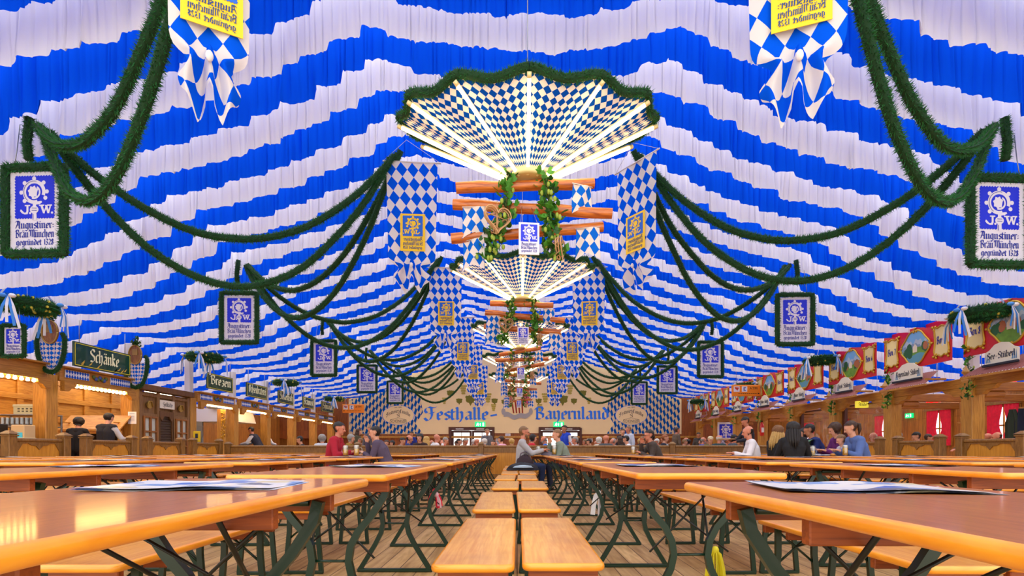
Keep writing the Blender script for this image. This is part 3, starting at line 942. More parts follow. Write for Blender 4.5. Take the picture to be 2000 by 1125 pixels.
# ------------------------------------------------------------------ chandeliers: oval lozenge funnels with light tubes
TUBE = mat('lit_tube', (255, 240, 205), .4, emit=(255, 226, 165), estr=7.5)
CREAM = mat('cream_enamel', (236, 216, 150), .4, .0, .3)
CH_D = [5.85, 10.55, 15.55, 20.55, 25.6]
CA, CB, CHH = 1.47, .78, .62
def make_chandelier():
    root = thing('funnel_chandelier', 'x', 'chandelier')
    NT = 12; NU, NV = NT * 8, 12
    def prof(t, a):
        f = (a / (2 * math.pi) * NT) % 1.0
        sc = 1 - .055 * math.sin(math.pi * f) * t          # rim drawn in a little between the ribs
        r = .10 + .90 * t
        z = CHH * (t ** 1.12) + .035 * t * math.cos(2 * math.pi * f) - .05 * math.sin(math.pi * t) * math.sin(math.pi * f) * 0
        return r * sc, z
    def P(i, j):
        a = 2 * math.pi * i / NU; t = j / NV
        k, z = prof(t, a)
        return (CA * k * math.sin(a), -CB * k * math.cos(a), z)
    def UV(i, j):
        a = i / NU; t = j / NV
        return (a * 84 + t * 12, a * 84 - t * 12)
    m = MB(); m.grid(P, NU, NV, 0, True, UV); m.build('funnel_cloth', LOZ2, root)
    rim = [Vector(P(i, NV)) + Vector((0, 0, .02)) for i in range(NU + 1)]
    garland_mb(rim, .075, 1100, 5, .007).build('pine_rim', [PINE, PINE2], root)
    for i in range(NT):
        a = 2 * math.pi * (i + .0) / NT
        dx, dy = math.sin(a), -math.cos(a)
        p0 = Vector((CA * .15 * dx + .0, CB * .15 * dy, .015)); p1 = Vector((CA * .97 * dx, CB * .97 * dy, CHH * .97))
        off = (p1 - p0).cross(Vector((-dy, dx, 0))).normalized()
        if off.z > 0: off = -off
        off = off * .045
        m = MB(); m.tube([p0 + off, p1 + off], .019, 8); tb = m.build('light_tube', TUBE, root)
        m = MB(); dv = (p1 - p0).normalized()
        m.tube([p1 + off - dv * .01, p1 + off + dv * .04], .024, 8); m.tube([p0 + off + dv * .01, p0 + off - dv * .04], .024, 8)
        m.tube([p0 + off * .4, p1 + off * .4], .012, 6)
        m.build('tube_holder', CREAM, tb)
    m = MB(); m.lathe([(.17, -.05), (.2, -.045), (.2, 0), (.17, .04), (.1, .06)], n=24); m.build('hub', CREAM, root)
    m = MB(); m.tube([(0, 0, .05), (0, 0, 2.3)], .006, 6); m.build('suspension_cable', CHAIN, root)
    return root
ch0 = make_chandelier()
for k, d in enumerate(CH_D):
    lab = 'oval lozenge funnel chandelier with lit tubes and pine rim, %s from the front' % ORD[k]
    loc = (.12 - .01 * k, d, CAM_Z + 3.13)
    if k == 0:
        o = ch0; o.location = loc; o['label'] = lab; o['group'] = 'funnel chandeliers down the nave'
    else:
        o = dup(ch0, loc, .0, lab, 'funnel chandeliers down the nave')

# ------------------------------------------------------------------ log clusters, hop vines and pennants under each chandelier
LOGW = wood('polished_log', (150, 66, 18), (224, 128, 48), (1.2, 14, 14), .35, .4, .15)
LOGE = mat('log_end', (60, 26, 10), .7)
LEAF = mat('hop_leaf', (60, 128, 26), .6, var=.45, vscale=14); LEAF2 = mat('hop_leaf_dark', (28, 80, 20), .6)
CONE = mat('hop_cone', (150, 170, 60), .7); STEM = mat('vine_stem', (70, 80, 30), .8)
WICK = mat('wicker', (196, 152, 106), .7)
def log_at(c, L, rx, rz, label, r=.062):
    m = MB(); n = 12; pr = []
    m.tube([(-L / 2 + L * i / 6, 0, .008 * math.sin(i * 2.1)) for i in range(7)], [r * (1 + .05 * math.sin(i * 1.9)) for i in range(7)], 12, 0, cap=False)
    for sx in (-1, 1):
        x = sx * L / 2
        ro, ri = r * (1 if sx < 0 else (1 + .05 * math.sin(6 * 1.9))), r * .72
        vs = []
        for rad, xx in ((r, x), (ri, x), (ri * .9, x - sx * .12)):
            for j in range(12):
                a = 2 * math.pi * (j + .5) / 12; vs.append((xx, rad * math.cos(a), rad * math.sin(a) + (.008 * math.sin(12.6) if sx > 0 else 0)))
        fs = [(i * 12 + j, i * 12 + (j + 1) % 12, (i + 1) * 12 + (j + 1) % 12, (i + 1) * 12 + j) for i in range(2) for j in range(12)]
        m.add(vs, fs, 1); m.add(vs[24:], [list(range(12))], 2)
    o = m.build('hanging_log', [LOGW, mat('cut_wood', (196, 116, 52), .6), LOGE])
    o.location = c; o.rotation_euler = (0, rx, rz)
    return tag(o, label, 'log', 'polished logs under the chandeliers')
def leaf(mb, c, size, rr, mi):
    a = rr.uniform(0, 6.28); el = rr.uniform(-.9, .5)
    M = Matrix.Rotation(a, 3, 'Z') @ Matrix.Rotation(el + 1.2, 3, 'X') @ Matrix.Rotation(rr.uniform(-.5, .5), 3, 'Y')
    sh = [(0, 0, 0), (.28, .1, .03), (.5, .42, .02), (.3, .5, .05), (.22, .8, .03), (0, 1.0, -.05), (-.22, .8, .03), (-.3, .5, .05), (-.5, .42, .02), (-.28, .1, .03), (0, .45, -.03)]
    vs = [Vector(c) + M @ (Vector(p) * size) for p in sh]
    mb.add(vs, [(10, i, i + 1) for i in range(0, 9)] + [(10, 9, 0)], mi)
def hop_vine(pts, n, spread, seed, label, size=.085, group='hop vines under the chandeliers'):
    rr = random.Random(seed)
    root = thing('hop_vine', label, 'vine', pts[0], 0, group)
    p0 = Vector(pts[0]); P = [Vector(p) - p0 for p in pts]
    m = MB(); m.tube(P, .01, 6); m.build('stem', STEM, root)
    m = MB()
    for i in range(n):
        t = rr.random() * (len(P) - 1); k = int(t); q = P[k].lerp(P[k + 1], t - k)
        q = q + Vector((rr.gauss(0, spread), rr.gauss(0, spread), rr.gauss(0, .02)))
        leaf(m, q, size * rr.uniform(.7, 1.3), rr, rr.random() < .3)
    tag(m.build('leaves', [LEAF, LEAF2], root), kind='stuff')
    m = MB()
    for i in range(n // 7):
        t = rr.random() * (len(P) - 1); k = int(t); q = P[k].lerp(P[k + 1], t - k)
        m.blob(q + Vector((rr.gauss(0, spread), rr.gauss(0, spread) - .03, -.02)), (.02, .02, .032), 0, 6, 5)
    tag(m.build('hop_cones', CONE, root), kind='stuff')
    return root
PENW = lozenge('pennant_lozenge', (24, 110, 225), (240, 230, 224), .3)
def pennant(c, w, h, rz, label):
    m = MB(); NU, NV = 10, 12
    def P(i, j):
        u = i / NU; v = j / NV
        zb = h * (1 - .22 * (1 - abs(u * 2 - 1)))
        return ((u - .5) * w * (1 + .1 * v), .02 * math.sin(u * 7 + v * 3), -v * zb)
    m.grid(P, NU, NV, 0, True, lambda i, j: (i / NU * w / .1 + j / NV * h / .17, i / NU * w / .1 - j / NV * h / .17))
    m.tube([(-w / 2 - .01, 0, 0), (w / 2 + .01, 0, 0)], .006, 5, 1)
    o = m.build('swallowtail_pennant', [PENW, ALU]); o.location = c; o.rotation_euler = (0, 0, rz)
    return tag(o, label, 'pennant', 'small lozenge pennants on the logs')
def wicker_heart(c, s, rz, label):
    rr = random.Random(3); m = MB()
    pts = []
    for i in range(29):
        a = 2 * math.pi * i / 28
        pts.append((s * .5 * math.sin(a) ** 3, 0, s * .5 * (.8125 * math.cos(a) - .3125 * math.cos(2 * a) - .125 * math.cos(3 * a) - .0625 * math.cos(4 * a))))
    for k in range(3):
        m.tube([(p[0] * (1 - .06 * k), .03 * (k - 1), p[2] * (1 - .06 * k)) for p in pts], .008, 5)
    for k in range(26):
        a, b = rr.choice(pts), rr.choice(pts)
        m.tube([a, ((a[0] + b[0]) / 2, rr.uniform(-.08, .08), (a[2] + b[2]) / 2), b], .005, 4)
    m.tube([(0, 0, s * .2), (0, 0, s * .62)], .003, 4)
    o = m.build('wicker_heart', WICK); o.location = c; o.rotation_euler = (0, 0, rz)
    return tag(o, label, 'heart', 'wicker hearts in the hop vines')
for k, d in enumerate(CH_D):
    x0 = .12 - .01 * k; zc = CAM_Z + 3.13; nm = ORD[k]
    rr = random.Random(40 + k)
    Ls = (((-.02, -.05, -.13), 1.58, -.095, .12), ((.05, 0, -.37), 1.82, .085, -.06), ((0, .05, -.62), 1.76, -.10, .05))
    LG = []
    for i, (c, L, tilt, yaw) in enumerate(Ls):
        if k: tilt *= (-1) ** (k + i) * rr.uniform(.5, 1.2); yaw += rr.uniform(-.5, .5); L *= rr.uniform(.8, .95)
        LG.append((c, L, tilt))
        log_at((x0 + c[0], d + c[1], zc + c[2]), L, tilt, yaw, 'polished wooden log, %s of the three under the %s chandelier' % (('uppermost', 'middle', 'lowest')[i], nm), .06)
    for i, sx in enumerate((-.26, .2)):
        bx = x0 + sx
        pts = [(bx, d - .1, zc - .06), (bx + .03, d - .12, zc - .3), (bx + (.06 if i else -.02), d - .1, zc - .55), (bx + (.04 if i else -.12), d - .1, zc - .8), (bx + (.1 if i else -.18), d - .08, zc - .98)]
        hop_vine(pts, 150 if k < 2 else 70, .055, k * 5 + i, '%s green hop vine hanging under the %s chandelier' % (('left', 'right')[i], nm))
    hop = [(-.6, -.42, .27, .36), (.62, -.14, .24, .34), (-.62, -.72, .27, .36), (.68, -.64, .26, .36)]
    for i, (px, pz, w, h) in enumerate(hop):
        c_, L_, tl_ = LG[(1, 0, 2, 2)[i]]; px = max(-L_ * .42, min(L_ * .42, px)); pz = c_[2] - math.sin(tl_) * (px - c_[0]) - .055
        pennant((x0 + px, d - .05, zc + pz), w, h, rr.uniform(-.5, .5), '%s lozenge pennant on the logs below the %s chandelier' % (('upper left', 'upper right', 'lower left', 'lower right')[i], nm))
    wicker_heart((x0 - .34, d - .22, zc - .58), .32, .5, 'wicker heart on the left of the logs under the %s chandelier' % nm)
    wicker_heart((x0 + .36, d - .12, zc - .86), .26, 1.3, 'wicker heart on the right of the logs under the %s chandelier' % nm)
    sg = thing('small_brewery_sign', 'small white brewery panel hanging below the logs of the %s chandelier' % nm, 'sign', (x0 + .01, d - .3, zc - 1.0), rr.uniform(-.1, .1), 'small brewery panels under the chandeliers')
    m = MB(); m.bb((0, .01, .17), (.225, .014, .35), .003); m.build('panel', SIGNW, sg)
    crest_art((0, .002, .005), .222, False, SIGNB, SIGNW, INKB, sg)
    m = MB(); m.tube([(-.09, 0, .34), (-.05, .28, .66)], .003, 4); m.tube([(.09, 0, .34), (.05, .28, .66)], .003, 4); m.build('cord', CHAIN, sg)
# ------------------------------------------------------------------ back of the hall: canvas banner, exit signs, notices
CANVAS = mat('canvas_beige', (240, 214, 166), .8, var=.06, vscale=1.2)
BLUT = mat('banner_letter_blue', (36, 116, 238), .7); BLUE2 = mat('letter_outline', (150, 186, 224), .8)
OLIVE = mat('painted_leaf', (116, 112, 32), .8, var=.3, vscale=3); OLIV2 = mat('painted_hop', (176, 158, 66), .8)
INK = mat('ink_dark', (38, 44, 62), .7)
BY = 29.96
def bp_(px, py): return ((px - CX) * BY / FPX, CAM_Z + (CY - py) * BY / FPX)
hb = thing('hall_banner', 'long beige canvas banner lettered in blue across the back wall above the doors', 'banner', (0, BY, 0))
FW, FV = Vector((0, -1, 0)), None
def bpoly(m, pts, y, mi=0, uvf=None, t=0):
    m.prism([bp_(*p) for p in pts], (0, y, 0), (1, 0, 0), (0, 0, 1), t, mi, uvf=uvf)
m = MB()
outl = [(681, 848), (876, 848), (876, 834), (966, 834), (966, 846), (1052, 846), (1052, 834), (1134, 834), (1134, 848), (1331, 848),
        (1331, 780), (1240, 735), (1120, 690), (1060, 672), (960, 672), (890, 690), (775, 735), (681, 780)]
bpoly(m, outl, 0, t=.02)
m.build('canvas', CANVAS, hb)
for s in (-1, 1):
    mx = lambda px: px if s < 0 else 2020 - px - 9
    pts = [(683, 847), (826, 847), (812, 828), (826, 806), (822, 780), (800, 752), (770, 740), (683, 782)]
    pts = [(mx(p[0]), p[1]) for p in pts]
    if s > 0: pts = pts[::-1]
    m = MB(); bpoly(m, pts, -.003, uvf=lambda x, z, s=s: ((x / .205 + (z + s * -.33 * x * .0 + x * s * .9) / .46), (x / .205 - (z + x * s * .9) / .46)))
    m.build('lozenge_field', LOZ3, hb)
    cx, cz = bp_(778 if s < 0 else 1233, 811)
    m = MB()
    for r, mi, yy in ((1.0, 1, -.006), (.965, 0, -.008)):
        q = []
        for i in range(48):
            a = 2 * math.pi * i / 48
            k = r * (1 - .05 * max(0, 1 - abs(abs(math.sin(a)) - .72) / .12))
            q.append((cx + .95 * k * math.cos(a), cz + .58 * k * math.sin(a)))
        m.prism(q, (0, yy, 0), (1, 0, 0), (0, 0, 1), 0, mi)
    md = m.build('medallion', [CANVAS, BLUT], hb)
    m = MB()
    text(m, 'Festwirtsfamilie', (cx, -.011, cz + .14), (1, 0, 0), (0, 0, 1), .15, 0, 1.42, curve=lambda x, y: (x - .71, y - .26 * ((x - .71) / .71) ** 2))
    text(m, 'S', (cx - .1, -.011, cz - .12), (1, 0, 0), (0, 0, 1), .14, 0, .2)
    roman(m, 'seit 1892', (cx - .22, -.011, cz + .42), (1, 0, 0), (0, 0, 1), .085, 0, .44)
    roman(m, 'SCHÖNIGER', (cx - .45, -.011, cz - .42), (1, 0, 0), (0, 0, 1), .2, 0, .9)
    for a, b in (((-.5, -.46), (.5, -.46)), ((-.5, -.46), (-.46, -.26)), ((.5, -.46), (.46, -.26)), ((-.46, -.26), (0, -.15)), ((.46, -.26), (0, -.15))):
        m.bar([(cx + a[0], -.011, cz + a[1]), (cx + b[0], -.011, cz + b[1])], .014, .002, (0, 1, 0))
    m.build('lettering', INK, md)
m = MB()
for wd, x0, x1, base in (('Festhalle', 829, 955, 820), ('Bayernland', 1044, 1191, 819)):
    ox, oz = bp_(x0, base); wx = (x1 - x0) * BY / FPX
    text(m, wd, (ox, -.012, oz), (1, 0, 0), (0, 0, 1), .5, 0, wx, nib=.25)
ox, oz = bp_(958, 812); m.bar([(ox, -.012, oz), (ox + .38, -.012, oz + .06)], .1, .002, (0, 1, 0))
m.build('lettering', BLUT, hb)
rr = random.Random(5); m = MB()
for s in (-1, 1):
    for (px, py, sz, kind) in ((868, 782, .34, 1), (897, 783, .42, 0), (919, 780, .7, 0), (933, 781, .3, 1), (953, 776, .5, 1), (966, 783, .42, 0), (964, 795, .36, 1), (880, 768, .5, 0), (985, 785, .4, 0), (905, 760, .5, 1), (940, 762, .5, 0)):
        x, z = bp_(px if s < 0 else 2018 - px, py)
        if kind == 0:
            sh = [(0, -.7), (.12, -.45), (.2, -.34), (.34, -.36), (.5, -.2), (.46, -.06), (.5, .1), (.58, .3), (.4, .38), (.24, .36), (.1, .44), (0, .36), (-.12, .46), (-.26, .36), (-.42, .4), (-.56, .26), (-.48, .08), (-.5, -.1), (-.44, -.24), (-.3, -.34), (-.18, -.36), (-.1, -.5)]
            m.prism([(x + p[0] * sz * .8, z + p[1] * sz * .8) for p in sh], (0, -.006, 0), (1, 0, 0), (0, 0, 1), 0, 0)
        else:
            for i in range(16):
                a, b = (i % 4 - 1.5) * .2 * (1 - (i // 4) * .22), .36 - (i // 4) * .28
                m.prism(disc(.13 * sz, 7, x + a * sz, z + b * sz), (0, -.007 - .0004 * i, 0), (1, 0, 0), (0, 0, 1), 0, 1)
m.build('painted_hops', [OLIVE, OLIV2], hb)
m = MB(); x, z = bp_(1010, 797)                          # coat of arms with a ribbon
sh = [(-.42, .45), (.42, .45), (.42, -.05), (.25, -.38), (0, -.55), (-.25, -.38), (-.42, -.05)]
m.prism([(x + p[0], z + p[1]) for p in sh], (0, -.012, 0), (1, 0, 0), (0, 0, 1), 0, 0)
for i in range(4):
    m.prism([(x - .36 + .2 * i, z + .4), (x - .26 + .2 * i, z + .4), (x - .16 + .17 * i, z - .3), (x - .24 + .17 * i, z - .3)], (0, -.015, 0), (1, 0, 0), (0, 0, 1), 0, 1)
rb = [(u, -.34 - .16 * math.cos(u * 2.0) + .05 * math.sin(u * 9)) for u in [(-.78 + 1.56 * i / 20) for i in range(21)]]
m.prism([(x + u, z + v - .14) for u, v in rb] + [(x + u, z + v + .14) for u, v in rb[::-1]], (0, -.018, 0), (1, 0, 0), (0, 0, 1), 0, 2)
for s in (-1, 1):
    m.prism(disc(.12, 12, x + s * .8, z - .2, .2), (0, -.02, 0), (1, 0, 0), (0, 0, 1), 0, 2)
    m.prism(disc(.24, 9, x + s * .5, z + .5, .34), (0, -.01, 0), (1, 0, 0), (0, 0, 1), 0, 3)
m.build('coat_of_arms', [mat('arms_cream', (236, 214, 160), .8), mat('arms_red', (150, 40, 24), .8), mat('ribbon_grey', (160, 156, 160), .8), mat('arms_pink', (190, 70, 110), .8)], hb)

EXITG = mat('exit_green', (10, 150, 90), .5, emit=(0, 190, 100), estr=1.4); EXITW = mat('exit_white', (255, 255, 255), .5, emit=(255, 255, 255), estr=1.6)
def exit_sign(loc, w, label, U=(1, 0, 0)):
    root = thing('exit_sign', label, 'sign', loc); U = Vector(U); Nn = U.cross(Vector((0, 0, 1)))
    m = MB(); h = w * .5
    m.prism([(-w / 2, -h / 2), (w / 2, -h / 2), (w / 2, h / 2), (-w / 2, h / 2)], (0, 0, 0), U, (0, 0, 1), .06); m.build('housing', EXITG, root)
    m = MB(); o = Nn * .004
    P = lambda q: m.prism([(a * w, b * w) for a, b in q], o, U, (0, 0, 1), 0)
    P([(.22, -.17), (.37, -.17), (.37, .17), (.22, .17)]); P([(-.02, -.16), (.03, -.16), (.03, .12), (-.02, .12)])
    P(disc(.04, 8, -.22, .13)); P([(-.3, .0), (-.24, .08), (-.14, .07), (-.2, -.04), (-.14, -.14), (-.19, -.17), (-.26, -.05), (-.36, -.14), (-.39, -.1), (-.29, .0)])
    P([(-.14, .06), (-.07, .0), (-.1, -.02), (-.17, .03)]); P([(-.36, .05), (-.27, .09), (-.26, .05), (-.35, .01)])
    m.build('pictogram', EXITW, root)
exit_sign((bp_(938, 0)[0], 29.885, bp_(0, 829)[1]), .6, 'green running-man exit sign over the left back door')
exit_sign((bp_(1091, 0)[0], 29.885, bp_(0, 829)[1]), .6, 'green running-man exit sign over the right back door')
PAPER = mat('paper_white', (238, 236, 240), .7)
for (px, py, w, h, lab) in ((973, 858, .3, .3, 'small white notice left of the middle wall panel, upper of two'), (974, 866, .28, .26, 'small white notice, lower of two between the back doors'), (992, 852, .3, .34, 'white notice on the wooden panel between the back doors'), (1152, 858, .34, .3, 'small white notice right of the right back door')):
    x, z = bp_(px, py); mm = MB(); mm.box((0, 0, 0), (w, .01, h), 0)
    for i in range(4): mm.box((0, -.006, h * (.3 - .18 * i)), (w * .7, .003, h * .05), 1)
    tag(mm.build('notice', [PAPER, INKB], None, (x, 29.985, z)), lab, 'notice')
# trim rail and posts in front of the back wall
m = MB(); m.bb((0, 29.95, 1.66), (26, .1, .12), .01); tag(m.build('trim_1', OAK), kind='structure')
POSTM = mat('grey_mast', (212, 208, 212), .45, .15, var=.06, vscale=3)

# ATM signs
ORANGE = mat('orange_board', (250, 140, 24), .45)
def atm(loc, label, flip):
    root = thing('cash_machine_sign', label, 'sign', loc)
    m = MB(); m.bb((0, 0, 0), (1.16, .08, .46), .02); m.build('board', ORANGE, root)
    m = MB(); m.box((-.4, -.042, .06), (.24, .006, .22)); m.box((-.08, -.042, .06), (.22, .006, .22)); m.build('logo_panel', PAPER, root)
    m = MB(); o = Vector((0, -.047, 0))
    m.prism([(-.49, .14), (-.3, .12), (-.36, .0), (-.45, .06)], o, (1, 0, 0), (0, 0, 1), 0, 2)
    m.prism([(-.12, .13), (-.02, .13), (-.02, .1), (-.08, .1), (-.08, .02), (-.02, .02), (-.02, -.01), (-.12, -.01)], o, (1, 0, 0), (0, 0, 1), 0, 1)
    roman(m, 'ATM', (.12, -.047, .04), (1, 0, 0), (0, 0, 1), .1, 0, .32)
    for i in range(9): m.box((-.3 + i * .085, -.045, -.12), (.06, .002, .018), 0)
    ax = .46 * (1 if flip else -1); q = [(ax, -.09), (ax, -.15), (ax + (.08 if flip else -.08), -.12)]
    m.prism(q if flip else q[::-1], o, (1, 0, 0), (0, 0, 1), 0, 0)
    m.build('lettering', [mat('black_ink', (20, 18, 16), .6), mat('logo_blue', (24, 60, 170), .6), mat('logo_red', (200, 60, 40), .6)], root)
    m = MB(); m.tube([(-.4, .0, .22), (-.4, 0, 1.3)], .008, 5); m.tube([(.4, 0, .22), (.4, 0, 1.3)], .008, 5); m.build('hanging_rod', CHAIN, root)
atm(at(690, 798, 27.5), 'orange cash machine sign with left arrow hanging near the left back corner', False)
atm(at(1457, 763, 20.9), 'orange cash machine sign with right arrow among the red boards', True)
# ------------------------------------------------------------------ posts along both sides
XP = 10.2
PL = [11.2 + 2.45 * k for k in range(-1, 8)]
PR = [11.6 + 2.48 * k for k in range(-1, 8)]
for s, ds in ((-1, PL), (1, PR)):
    for k, d in enumerate(ds):
        if k == 0: continue
        root = thing('tent_post', 'grey steel tent post cased in oak below, %s from the front on the %s' % (ORD[k - 1], SIDEN[s]), 'post', (s * (XP + .12), d, 0), 0, 'tent posts')
        m = MB(); m.bb((0, 0, 1.86), (.17, .2, 3.72), .012); m.build('mast', POSTM, root)
        m = MB(); m.bb((0, 0, 1.27), (.3, .3, 2.54), .014); m.bb((0, 0, .15), (.34, .34, .3), .012); m.build('oak_casing', OAK, root)
BULB = mat('lit_bulb', (255, 230, 170), .4, emit=(255, 206, 120), estr=45.0)
STRIP = mat('lit_strip', (255, 232, 180), .4, emit=(255, 214, 140), estr=26.0)
PLOZ = lozenge('plaque_lozenge', (40, 88, 200), (226, 230, 240), 0)
def lozenge_plaque(root, c, L, h):
    m = MB(); m.prism([(-L / 2, -h / 2), (L / 2, -h / 2), (L / 2, h / 2), (-L / 2, h / 2)], c, (0, 1, 0), (0, 0, 1), .02, 0, uvf=lambda a, b: (a / .07 + b / .12, a / .07 - b / .12))
    m.build('lozenge_plaque', PLOZ, root)
# stall fascias on the left: beam, lozenge plaques, carved ornament, row of bulbs
STALLN = ['glass store', 'till desk', 'scullery', 'pretzel stand', 'roast counter', 'fifth counter', 'sixth counter', 'last counter']
for k in range(8):
    if k == 2: continue
    a, b = PL[k] + .16, PL[k + 1] - .16
    if k == 0: a -= .2
    root = thing('stall_fascia', 'oak fascia beam with row of warm bulbs over the %s' % STALLN[k], 'fascia', (-XP, (a + b) / 2, 2.3), 0, 'stall fascias on the left')
    L = b - a
    m = MB(); m.bb((0, 0, .28), (.12, L, .3), .012); m.bb((.05, 0, .44), (.24, L, .04), .008)
    for sy in (-1, 1):
        m.prism([(0, .13), (.34, .13), (.3, .02), (.2, -.02), (.12, -.1), (0, -.1)] if sy > 0 else [(0, -.1), (-.12, -.1), (-.2, -.02), (-.3, .02), (-.34, .13), (0, .13)], (.06, sy * L / 2, .0), (0, -1, 0), (0, 0, 1), .1)
    m.build('beam', OAKX, root)
    if k:
        for sy in (-1, 1): lozenge_plaque(root, (.085, sy * L * .3, .3), L * .3, .17)
        m = MB()
        for i in range(7): m.blob((.08, (i - 3) * .06, .3 + .03 * math.cos(i * 2)), (.03, .045, .05), i % 2, 7, 5)
        m.build('carved_ornament', [mat('ornament_green', (90, 110, 50), .6), mat('ornament_blue', (70, 90, 170), .6)], root)
    m = MB(); m.bb((.1, 0, .1), (.16, L - .5, .04), .006); m.build('lamp_rail', OAKX, root)
    nb_ = 13 if k < 2 else 18
    if k < 2:
        for i in range(nb_):
            m = MB(); y = -L / 2 + .36 + (L - .72) * i / (nb_ - 1)
            m.lathe([(.014, .05), (.02, .03), (.034, 0), (.03, -.022), (.012, -.036)], (.12, y, .04), 10); m.build('bulb', BULB, root)
    else:
        m = MB(); m.tube([(.12, -L / 2 + .3, .05), (.12, L / 2 - .3, .05)], .022, 8); m.build('light_tube', STRIP, root)
# panelled wall behind the stalls
m = MB(); m.box((-12.7, 13.0, 1.4), (.1, 12, 2.8))
for y in range(8, 20):
    m.bb((-12.62, y + .0, 1.4), (.05, .16, 2.8), .01)
for z in (.1, 1.0, 1.7, 2.25, 2.72):
    m.bb((-12.61, 13, z), (.06, 12, .14), .01)
tag(m.build('wall_left_stalls', wood('panel_pine', (190, 120, 34), (222, 158, 62), (1.5, 1.0, 9), .45)), kind='structure')
m = MB(); m.box((-13.4, 24.5, 1.35), (.1, 11, 2.7)); tag(m.build('wall_left_kitchen', BOARDX), kind='structure')
m = MB(); m.bb((-12.0, 28.9, 2.3), (3.0, .2, 1.5), .01); tag(m.build('wall_left_gable', WALLW), kind='structure')

# till desk with sloping lid
td = thing('till_desk', 'wooden till desk with a sloping lid behind the waiter', 'desk', (-10.95, 13.1, 0))
PINE_W = wood('desk_pine', (186, 120, 44), (222, 162, 78), (1.4, 10, 10), .5)
m = MB(); m.add([(-.82, 0, 1.42), (.78, 0, 1.42), (.78, .4, 1.8), (-.82, .4, 1.8), (-.82, 0, 1.38), (.78, 0, 1.38), (.78, .4, 1.76), (-.82, .4, 1.76)], [(0, 1, 2, 3), (7, 6, 5, 4), (4, 5, 1, 0), (5, 6, 2, 1), (6, 7, 3, 2), (7, 4, 0, 3)]); m.build('sloping_lid', PINE_W, td)
m = MB()
for x in (-.78, .74): m.bb((x, .06, .69), (.07, .07, 1.38), .006)
m.bb((-.02, .06, 1.34), (1.5, .06, .07), .006); m.bb((-.02, .3, .9), (1.5, .5, .04), .006); m.build('desk_frame', PINE_W, td)
m = MB(); m.bb((-.02, .48, .7), (1.5, .03, 1.38), .004); m.build('recess_shade', mat('painted_recess_shade', (30, 22, 16), .8), td)  # dark sheet standing in for the shade in the desk's open underside
for i, x in enumerate((-.66, .62)):
    m = MB(); m.bb((x, .16, 1.6), (.04, .3, .03), .004, 0); o = m.build('lid_batten', OAK, td); o.rotation_euler = (0, 0, 0)
    o.location = (0, 0, 0)

# green signs between the posts
SIGNG = mat('sign_green', (16, 62, 44), .25, 0, .5, var=.4, vscale=1.6); SIGNY = mat('sign_yellow', (226, 206, 50), .5); SIGNC = mat('sign_cream', (240, 238, 196), .5)
for k, (d0, d1, wd, lab) in enumerate(((11.5, 13.2, 'Schänke', 'nearest the front'), (16.45, 17.95, 'Brezen', 'over the pretzel stand'), (18.85, 20.4, 'Ochsenbraterei', 'third from the front'),
                                     (21.35, 22.8, 'Steckerlfisch', 'fourth from the front'), (23.8, 25.1, 'Bratwurst', 'fifth from the front'), (26.1, 27.8, 'Schmankerl', 'farthest down the hall'))):
    L = d1 - d0; h = .56 if k == 0 else .52
    z0 = 2.76 if k == 0 else 2.86
    root = thing('stall_sign', 'dark green stall sign with cream lettering and yellow border, %s' % lab, 'sign', (-XP + .22, (d0 + d1) / 2, z0 + .02), 0, 'green stall signs on the left')
    m = MB(); m.bb((0, 0, h / 2), (.04, L, h), .006); m.build('board', SIGNG, root)
    m = MB(); U, V = Vector((0, 1, 0)), Vector((0, 0, 1)); e = .035
    for q in (((-L / 2 + e, e), (L / 2 - e, e)), ((-L / 2 + e, h - e), (L / 2 - e, h - e)), ((-L / 2 + e, e), (-L / 2 + e, h - e)), ((L / 2 - e, e), (L / 2 - e, h - e))):
        m.bar([(.023, q[0][0], q[0][1]), (.023, q[1][0], q[1][1])], .014, .006, (1, 0, 0))
    m.build('border', SIGNY, root)
    m = MB(); w = min(L * .84, text_width(wd) * .3 if k else L * .52)
    text(m, wd, (.025, -w / 2 + .02, .17), U, V, .2, 0, w, nib=.26)
    m.build('lettering', SIGNC, root)
    if k == 0:
        m = MB()
        for i in range(9):
            y = -.62 + .22 * (i % 3) if i < 4 else .35 + .1 * (i % 4); z = .09 + .03 * (i % 2)
            m.prism([(y - .05, z - .05), (y + .07, z + .06), (y + .02, z - .03)], (.0245, 0, 0), U, V, 0)
        m.build('painted_ears', mat('ear_gold', (214, 170, 60), .5), root)
    m = MB()
    for sy in (-1, 1): m.tube([(0, sy * L * .4, h), (0, sy * L * .4, h + .5)], .008, 5)
    m.build('hanging_chain', CHAIN, root)

